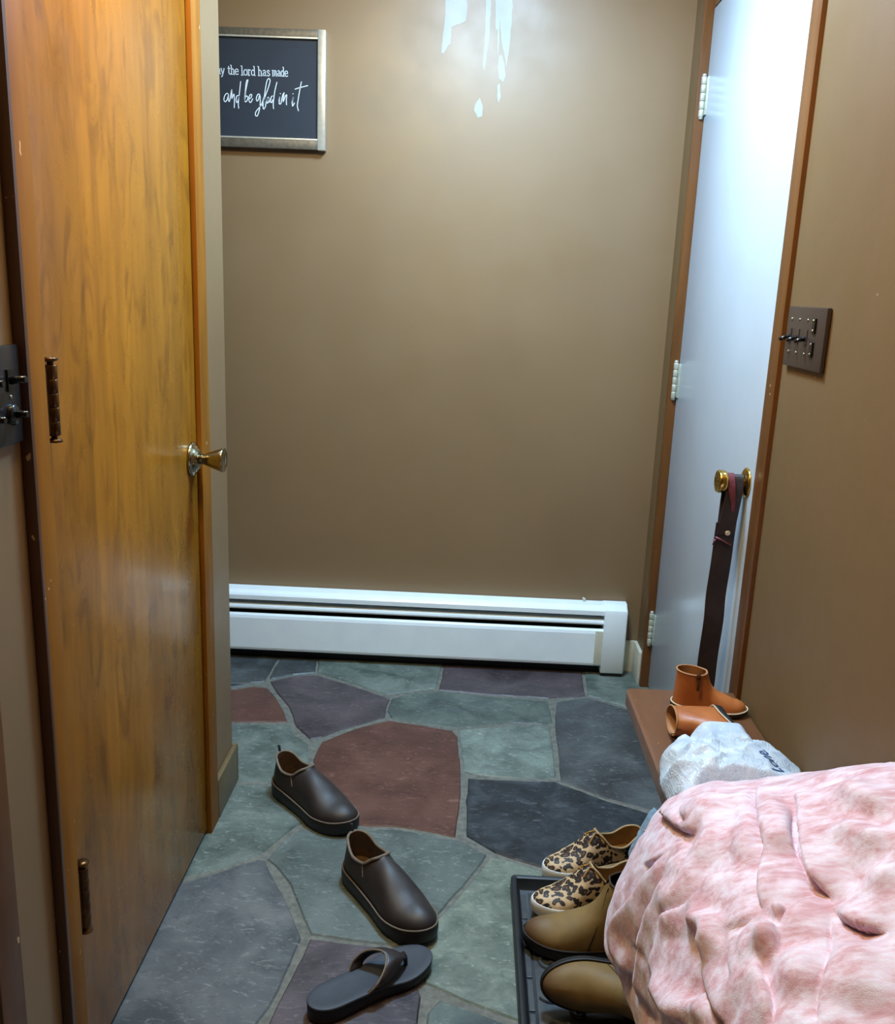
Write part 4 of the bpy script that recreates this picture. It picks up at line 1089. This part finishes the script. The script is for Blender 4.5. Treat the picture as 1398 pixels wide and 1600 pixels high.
def printed(text, org, dirx, size, name, root):
    """lettering printed on the bag film: laid over the surface it stands on"""
    cu = bpy.data.curves.new(name, 'FONT'); cu.body = text; cu.size = size; cu.offset = 0.0004
    tmp = bpy.data.objects.new(name, cu); COL.objects.link(tmp)
    dg = bpy.context.evaluated_depsgraph_get()
    me = bpy.data.meshes.new_from_object(tmp.evaluated_get(dg))
    bpy.data.objects.remove(tmp, do_unlink=True); bpy.data.curves.remove(cu)
    b = bmesh.new(); b.from_mesh(me); bpy.data.meshes.remove(me)
    bmesh.ops.triangulate(b, faces=b.faces)
    bmesh.ops.subdivide_edges(b, edges=[e for e in b.edges if e.calc_length() > 0.003], cuts=3)
    dx = Vector((*dirx, 0)).normalized(); dy = Vector((-dx.y, dx.x, 0))
    for v in b.verts:
        p = Vector((*org, 0))+dx*v.co.x+dy*v.co.y
        hit = tree.ray_cast(Vector((p.x, p.y, 1.0)), Vector((0, 0, -1)))
        z = hit[0].z if hit[0] else BZ+0.05
        v.co = (p.x, p.y, z+0.0009)
    return at(obj(name, b, M['bag_ink']), root)
printed('Lone.', (0.580, 1.455), (-0.10, 0.50), 0.034, 'printed_lettering', bg)
FOLDS = [
 ([(0.1729, 0.6778), (0.4336, 0.59), (0.5013, 0.5774), (0.5865, 0.5523)], (0.014, 0.022, -0.01, 0.02, 0.004, 0.006)),
 ([(0.411, 0.5523), (0.4712, 0.5565), (0.5464, 0.5439)], (0.007, 0.012, -0.004, 0.012, 0.003, 0.005)),
 ([(0.6065, 0.5649), (0.5815, 0.6109), (0.5764, 0.6444), (0.5714, 0.682), (0.5439, 0.7322), (0.5113, 0.7992), (0.4737, 0.8494), (0.4561, 0.8828), (0.4612, 0.9079), (0.5138, 0.9079), (0.5564, 0.9079), (0.5915, 0.9079)], (0.022, 0.02, -0.012, 0.02, 0.004, 0.006)),
 ([(0.4336, 0.7238), (0.4937, 0.682), (0.5138, 0.6569), (0.5614, 0.6192), (0.6065, 0.569)], (0.008, 0.02, -0.012, 0.016, 0.003, 0.006)),
 ([(0.4411, 0.4812), (0.5589, 0.5146), (0.619, 0.5356), (0.6391, 0.569), (0.6642, 0.6318), (0.6591, 0.7113)], (0.01, 0.014, 0.01, 0.02, 0, 1)),
 ([(0.5388, 0.4812), (0.6165, 0.5105), (0.6591, 0.5523), (0.6817, 0.5983)], (-0.004, 0.01, -0.006, 0.012, 0, 1)),
 ([(0.6717, 0.5397), (0.6917, 0.569), (0.6967, 0.5941), (0.6942, 0.6318), (0.6792, 0.682), (0.6566, 0.728)], (0.013, 0.025, -0.006, 0.025, 0.003, 0.006)),
 ([(0.6065, 0.59), (0.619, 0.6234), (0.6316, 0.6611), (0.6291, 0.7197), (0.6216, 0.7699), (0.6165, 0.8075), (0.619, 0.8494), (0.6216, 0.9038), (0.6341, 0.9205)], (0.015, 0.022, -0.007, 0.018, 0.002, 0.006)),
 ([(0.4286, 0.3431), (0.614, 0.4059), (0.6642, 0.4226), (0.6892, 0.4268), (0.7068, 0.4435), (0.7318, 0.4603), (0.7719, 0.4854)], (0.014, 0.018, -0.005, 0.02, 0.004, 0.006)),
 ([(0.5915, 0.3264), (0.6491, 0.3598), (0.6817, 0.3766), (0.7118, 0.3766)], (-0.007, 0.012, 0.01, 0.02, 0.002, 0.006)),
 ([(0.6617, 0.3473), (0.7043, 0.3682), (0.7343, 0.3724), (0.7644, 0.3808)], (0.007, 0.012, -0.008, 0.015, 0.005, 0.007)),
 ([(0.5764, 0.2762), (0.6416, 0.2971), (0.6642, 0.3096), (0.7043, 0.3264), (0.7419, 0.3473), (0.7769, 0.3598)], (0.028, 0.03, -0.012, 0.02, 0.004, 0.006)),
 ([(0.782, 0.3766), (0.787, 0.364), (0.7945, 0.3515), (0.8045, 0.3389), (0.812, 0.3222), (0.8246, 0.3013)], (0.022, 0.03, -0.012, 0.02, 0.006, 0.008)),
 ([(0.797, 0.4854), (0.7945, 0.4728), (0.782, 0.4393), (0.7719, 0.41), (0.7619, 0.3766)], (-0.01, 0.018, 0.012, 0.022, 0.004, 0.006)),
 ([(0.7895, 0.4686), (0.8045, 0.4812), (0.8221, 0.4937)], (-0.008, 0.014, 0.008, 0.01, 0.003, 0.005)),
 ([(0.7769, 0.477), (0.7769, 0.4644), (0.7794, 0.4561), (0.7845, 0.4435)], (0.012, 0.008, 0.01, 0.008, 0, 1)),
 ([(0.782, 0.4728), (0.787, 0.477), (0.7995, 0.4937), (0.8145, 0.5146)], (0.01, 0.01, 0.01, 0.01, 0, 1)),
 ([(0.8045, 0.5188), (0.8221, 0.5314), (0.8371, 0.5314), (0.8672, 0.5439)], (-0.006, 0.015, 0.015, 0.018, 0.003, 0.006)),
 ([(0.7845, 0.3724), (0.8195, 0.3975), (0.8421, 0.4268), (0.8596, 0.4519), (0.8847, 0.477)], (0.006, 0.02, 0.006, 0.02, 0.006, 0.007)),
 ([(0.6591, 0.7615), (0.7043, 0.7615), (0.7444, 0.7406), (0.792, 0.7113)], (0.017, 0.03, -0.008, 0.03, 0.006, 0.014)),
 ([(0.6992, 0.7615), (0.7168, 0.7573), (0.7544, 0.728), (0.7945, 0.6695), (0.817, 0.636)], (0.008, 0.014, 0.008, 0.014, 0, 1)),
 ([(0.7594, 0.6862), (0.7744, 0.6778), (0.7895, 0.6569)], (-0.01, 0.014, -0.01, 0.014, 0, 1)),
 ([(0.7494, 0.6318), (0.7744, 0.6402), (0.802, 0.6318), (0.8396, 0.6192)], (0.01, 0.02, -0.008, 0.018, 0.004, 0.006)),
 ([(0.7043, 0.636), (0.7318, 0.6025), (0.7569, 0.5732), (0.7644, 0.569)], (0.012, 0.012, 0.01, 0.01, 0, 1)),
 ([(0.7619, 0.569), (0.7594, 0.5983), (0.7594, 0.6318)], (0.012, 0.012, 0.01, 0.012, 0, 1)),
 ([(0.7569, 0.5732), (0.7594, 0.5607), (0.7644, 0.523), (0.7644, 0.4854)], (0.006, 0.015, -0.012, 0.012, 0.002, 0.005)),
 ([(0.7744, 0.5523), (0.7744, 0.5439), (0.7769, 0.5105), (0.7744, 0.4812)], (-0.01, 0.012, 0.006, 0.012, 0.004, 0.006)),
 ([(0.7719, 0.5607), (0.7945, 0.5774), (0.812, 0.5774)], (0.006, 0.015, -0.01, 0.015, 0.004, 0.007)),
 ([(0.6216, 0.9205), (0.6642, 0.887), (0.7393, 0.8033)], (-0.012, 0.018, -0.01, 0.018, 0, 1)),
 ([(0.6917, 0.2678), (0.7193, 0.2594), (0.7569, 0.2259)], (0.01, 0.016, 0.01, 0.016, 0, 1)),
 ([(0.6291, 0.2218), (0.6817, 0.2092), (0.7118, 0.1757)], (0.01, 0.016, 0.01, 0.016, 0, 1)),
 ([(0.6917, 0.2343), (0.7193, 0.2259), (0.7469, 0.2092)], (-0.01, 0.014, -0.01, 0.014, 0, 1)),
 ([(0.7419, 0.2929), (0.7494, 0.2971), (0.7794, 0.3138)], (-0.01, 0.016, -0.01, 0.016, 0, 1)),
 ([(0.7644, 0.2803), (0.7769, 0.272), (0.792, 0.2552)], (0.008, 0.016, 0.008, 0.016, 0, 1)),
 ([(0.5063, 0.4351), (0.6416, 0.4979), (0.6942, 0.5188)], (-0.005, 0.012, -0.005, 0.012, 0, 1)),
 ([(0.4511, 0.4017), (0.6266, 0.4519), (0.6942, 0.4937)], (0.006, 0.014, 0.006, 0.014, 0, 1)),
 ([(0.5338, 0.3389), (0.6566, 0.3891), (0.7093, 0.4059)], (0.005, 0.012, 0.005, 0.012, 0, 1)),
 ([(0.6817, 0.7322), (0.7093, 0.6778), (0.7393, 0.6402)], (-0.006, 0.02, -0.006, 0.02, 0, 1)),
 ([(0.807, 0.4519), (0.8346, 0.4644), (0.8571, 0.4937)], (0.008, 0.02, 0.008, 0.02, 0, 1)),
 ([(0.817, 0.3682), (0.8446, 0.3766), (0.8797, 0.41)], (0.01, 0.03, 0.01, 0.03, 0, 1)),
]
SEC_Y=[1.415,1.405,1.36,1.30,1.23,1.15,1.0,0.8,0.6]
SEC=[
 [(.60,.447),(.555,.452),(.49,.458),(.42,.450),(.374,.432),(.350,.398),(.338,.372)],
 [(.60,.455),(.555,.455),(.49,.463),(.42,.455),(.372,.435),(.345,.395),(.333,.355)],
 [(.62,.53),(.56,.52),(.48,.50),(.40,.485),(.345,.425),(.305,.35),(.287,.29)],
 [(.63,.57),(.57,.56),(.48,.54),(.39,.51),(.325,.435),(.278,.32),(.265,.235)],
 [(.632,.62),(.57,.605),(.48,.56),(.39,.53),(.322,.445),(.286,.33),(.278,.215)],
 [(.633,.655),(.57,.64),(.48,.575),(.39,.54),(.322,.45),(.298,.33),(.295,.20)],
 [(.633,.68),(.57,.66),(.48,.58),(.38,.54),(.32,.44),(.29,.30),(.285,.12)],
 [(.633,.68),(.57,.66),(.48,.58),(.37,.54),(.31,.44),(.28,.28),(.275,.08)],
 [(.633,.66),(.57,.64),(.48,.57),(.37,.53),(.31,.43),(.28,.28),(.275,.08)]]
def cr(P,t):
    P=np.array(P,float);n=len(P);i=np.clip(np.floor(t).astype(int),0,n-2);f=(t-i)
    g=lambda k:P[np.clip(k,0,n-1)]
    sh=(slice(None),)+(None,)*(P.ndim-1);f=f[sh]
    a,b,c,d=g(i-1),g(i),g(i+1),g(i+2)
    return .5*(2*b+(c-a)*f+(2*a-5*b+4*c-d)*f**2+(3*b-a-3*c+d)*f**3)
def base(NU,NV):
    tu=np.linspace(0,len(SEC_Y)-1,NU);tv=np.linspace(0,6,NV)
    S=np.array(SEC);Y=cr(np.array(SEC_Y)[:,None],tu)[:,0]
    A=cr(S.reshape(len(SEC),-1),tu).reshape(NU,7,2)
    B=cr(A.transpose(1,0,2).reshape(7,-1),tv).reshape(NV,NU,2).transpose(1,0,2)
    P=np.zeros((NU,NV,3));P[...,0]=B[...,0];P[...,1]=Y[:,None];P[...,2]=B[...,1]
    return P

# ------------------------------------------------------------ pink blanket
def fleece():
    t = NT('pink_plush_fleece')
    n1 = t.noise(t.coord((0.55, 1.25, 1.25), (0, 0, 0.12)), 30, 4, 0.6, 0.35)
    n2 = t.noise(t.coord((0.30, 1.5, 1.5), (0, 0, 0.08)), 95, 3, 0.6, 0.2)
    f = t.mix(n1, n2, 0.35)
    col = t.ramp(f, [(0.32, lin((206, 150, 156))), (0.43, lin((219, 176, 183))), (0.53, lin((233, 208, 218))), (0.65, lin((243, 232, 243)))])
    fine = t.noise(t.coord(), 620, 2, 0.6)
    t.bump(t.mix(fine, n2, 0.4), 0.35, 0.003)
    return t.out(Base_Color=col, Roughness=0.9, Sheen_Weight=0.35, Sheen_Roughness=0.4, Specular_IOR_Level=0.15)
M['pink'] = fleece()
NU, NV = 300, 190
G = base(NU, NV)
def normals(G):
    du = np.gradient(G, axis=0); dv = np.gradient(G, axis=1)
    n = np.cross(dv, du); n /= np.linalg.norm(n, axis=2, keepdims=True)+1e-12
    n *= np.sign((n*(np.array([0.1, 0.9, 1.6])-G)).sum(2).mean()) if False else 1
    return n
Nn = normals(G)
if Nn[NU//2, 40, 2] < 0: Nn = -Nn
disp = np.zeros((NU, NV)); slide = np.zeros((NU, NV, 3))
def gp(u, v):
    i = u*(NU-1); j = v*(NV-1); i0 = min(int(i), NU-2); j0 = min(int(j), NV-2); a = i-i0; b = j-j0
    return ((1-a)*(1-b)*G[i0, j0]+a*(1-b)*G[i0+1, j0]+(1-a)*b*G[i0, j0+1]+a*b*G[i0+1, j0+1])
for pts, (Ap, wp, An, wn, Ac, wcr) in FOLDS:
    P3 = catmull([gp(*p) for p in pts], 6)
    P3 = np.array([tuple(p) for p in P3]); best = np.full((NU, NV), 9.0); sg_ = np.zeros((NU, NV)); tt = np.zeros((NU, NV)); perp = np.zeros((NU, NV, 3))
    L = np.concatenate([[0], np.cumsum(np.linalg.norm(np.diff(P3, axis=0), axis=1))]); tl = min(0.4, 0.035/L[-1]); L /= L[-1]
    for k in range(len(P3)-1):
        a, b = P3[k], P3[k+1]; ab = b-a; l2 = ab@ab
        t = np.clip(((G-a)@ab)/l2, 0, 1)
        q = a+t[..., None]*ab; dv = G-q; d = np.linalg.norm(dv, axis=2)
        m = d < best; best = np.where(m, d, best)
        pr = np.cross(Nn, ab/np.sqrt(l2)); s = (pr*dv).sum(2)
        perp = np.where(m[..., None], pr, perp)
        sg_ = np.where(m, s, sg_); tt = np.where(m, L[k]+(L[k+1]-L[k])*t, tt)
    tp = np.clip(np.minimum(tt/tl, (1-tt)/tl), 0, 1); tp = tp*tp*(3-2*tp)
    sd = best*np.where(sg_ >= 0, 1, -1)
    if Ac > 0:                    # one panel of cloth lapping over the next along a sharp crease
        A = max(Ap, An); up = sd if Ap >= An else -sd
        w = 0.5+0.5*np.tanh(up/0.003)
        disp += tp*(1.15*A*w*np.exp(-best/0.034)-0.30*A*(1-w)*np.exp(-best/0.025)-2.0*Ac*np.exp(-best/0.005))
        side = 1 if Ap >= An else -1
        slide -= side*perp*(tp*0.95*A*w*np.exp(-best/0.016))[..., None]
    elif Ap > 0:                  # rounded ridge
        disp += tp*1.8*Ap*np.exp(-(best/(max(wp, wn)*1.2))**2)
    else:                         # soft hollow
        disp += tp*1.0*Ap*np.exp(-best/0.018)
Pn = np.zeros((NU, NV))
for i in range(NU):
    for j in range(NV):
        g = Vector(G[i, j]); vv = j/(NV-1); q = Vector((g.y*11+g.z*3, g.z*2.2-g.x*2.5, 4.0))
        fl = 1-2.2*abs(mnoise.noise(q+Vector((0.6*mnoise.noise(g*7), 0, 0))))
        Pn[i, j] = 0.004*fl*min(1, vv*2.2)+0.003*mnoise.noise(g*16)+0.002*mnoise.noise(g*38+Vector((3, 3, 3)))
G = G+Nn*(disp+Pn)[..., None]+slide
G[..., 0] = np.minimum(G[..., 0], XR-0.012)
bm = bmesh.new()
rows = [[bm.verts.new(tuple(G[i, j])) for j in range(NV)] for i in range(NU)]
grid_faces(bm, rows)
bmesh.ops.recalc_face_normals(bm, faces=bm.faces)
if sum(f.normal.z for f in bm.faces) < 0: bmesh.ops.reverse_faces(bm, faces=bm.faces)
bl = obj('blanket', bm, M['pink'], None, True); solid(bl, 0.007)
tag(bl, 'rumpled pink plush blanket heaped on the bench and hanging over its edge', 'blanket')
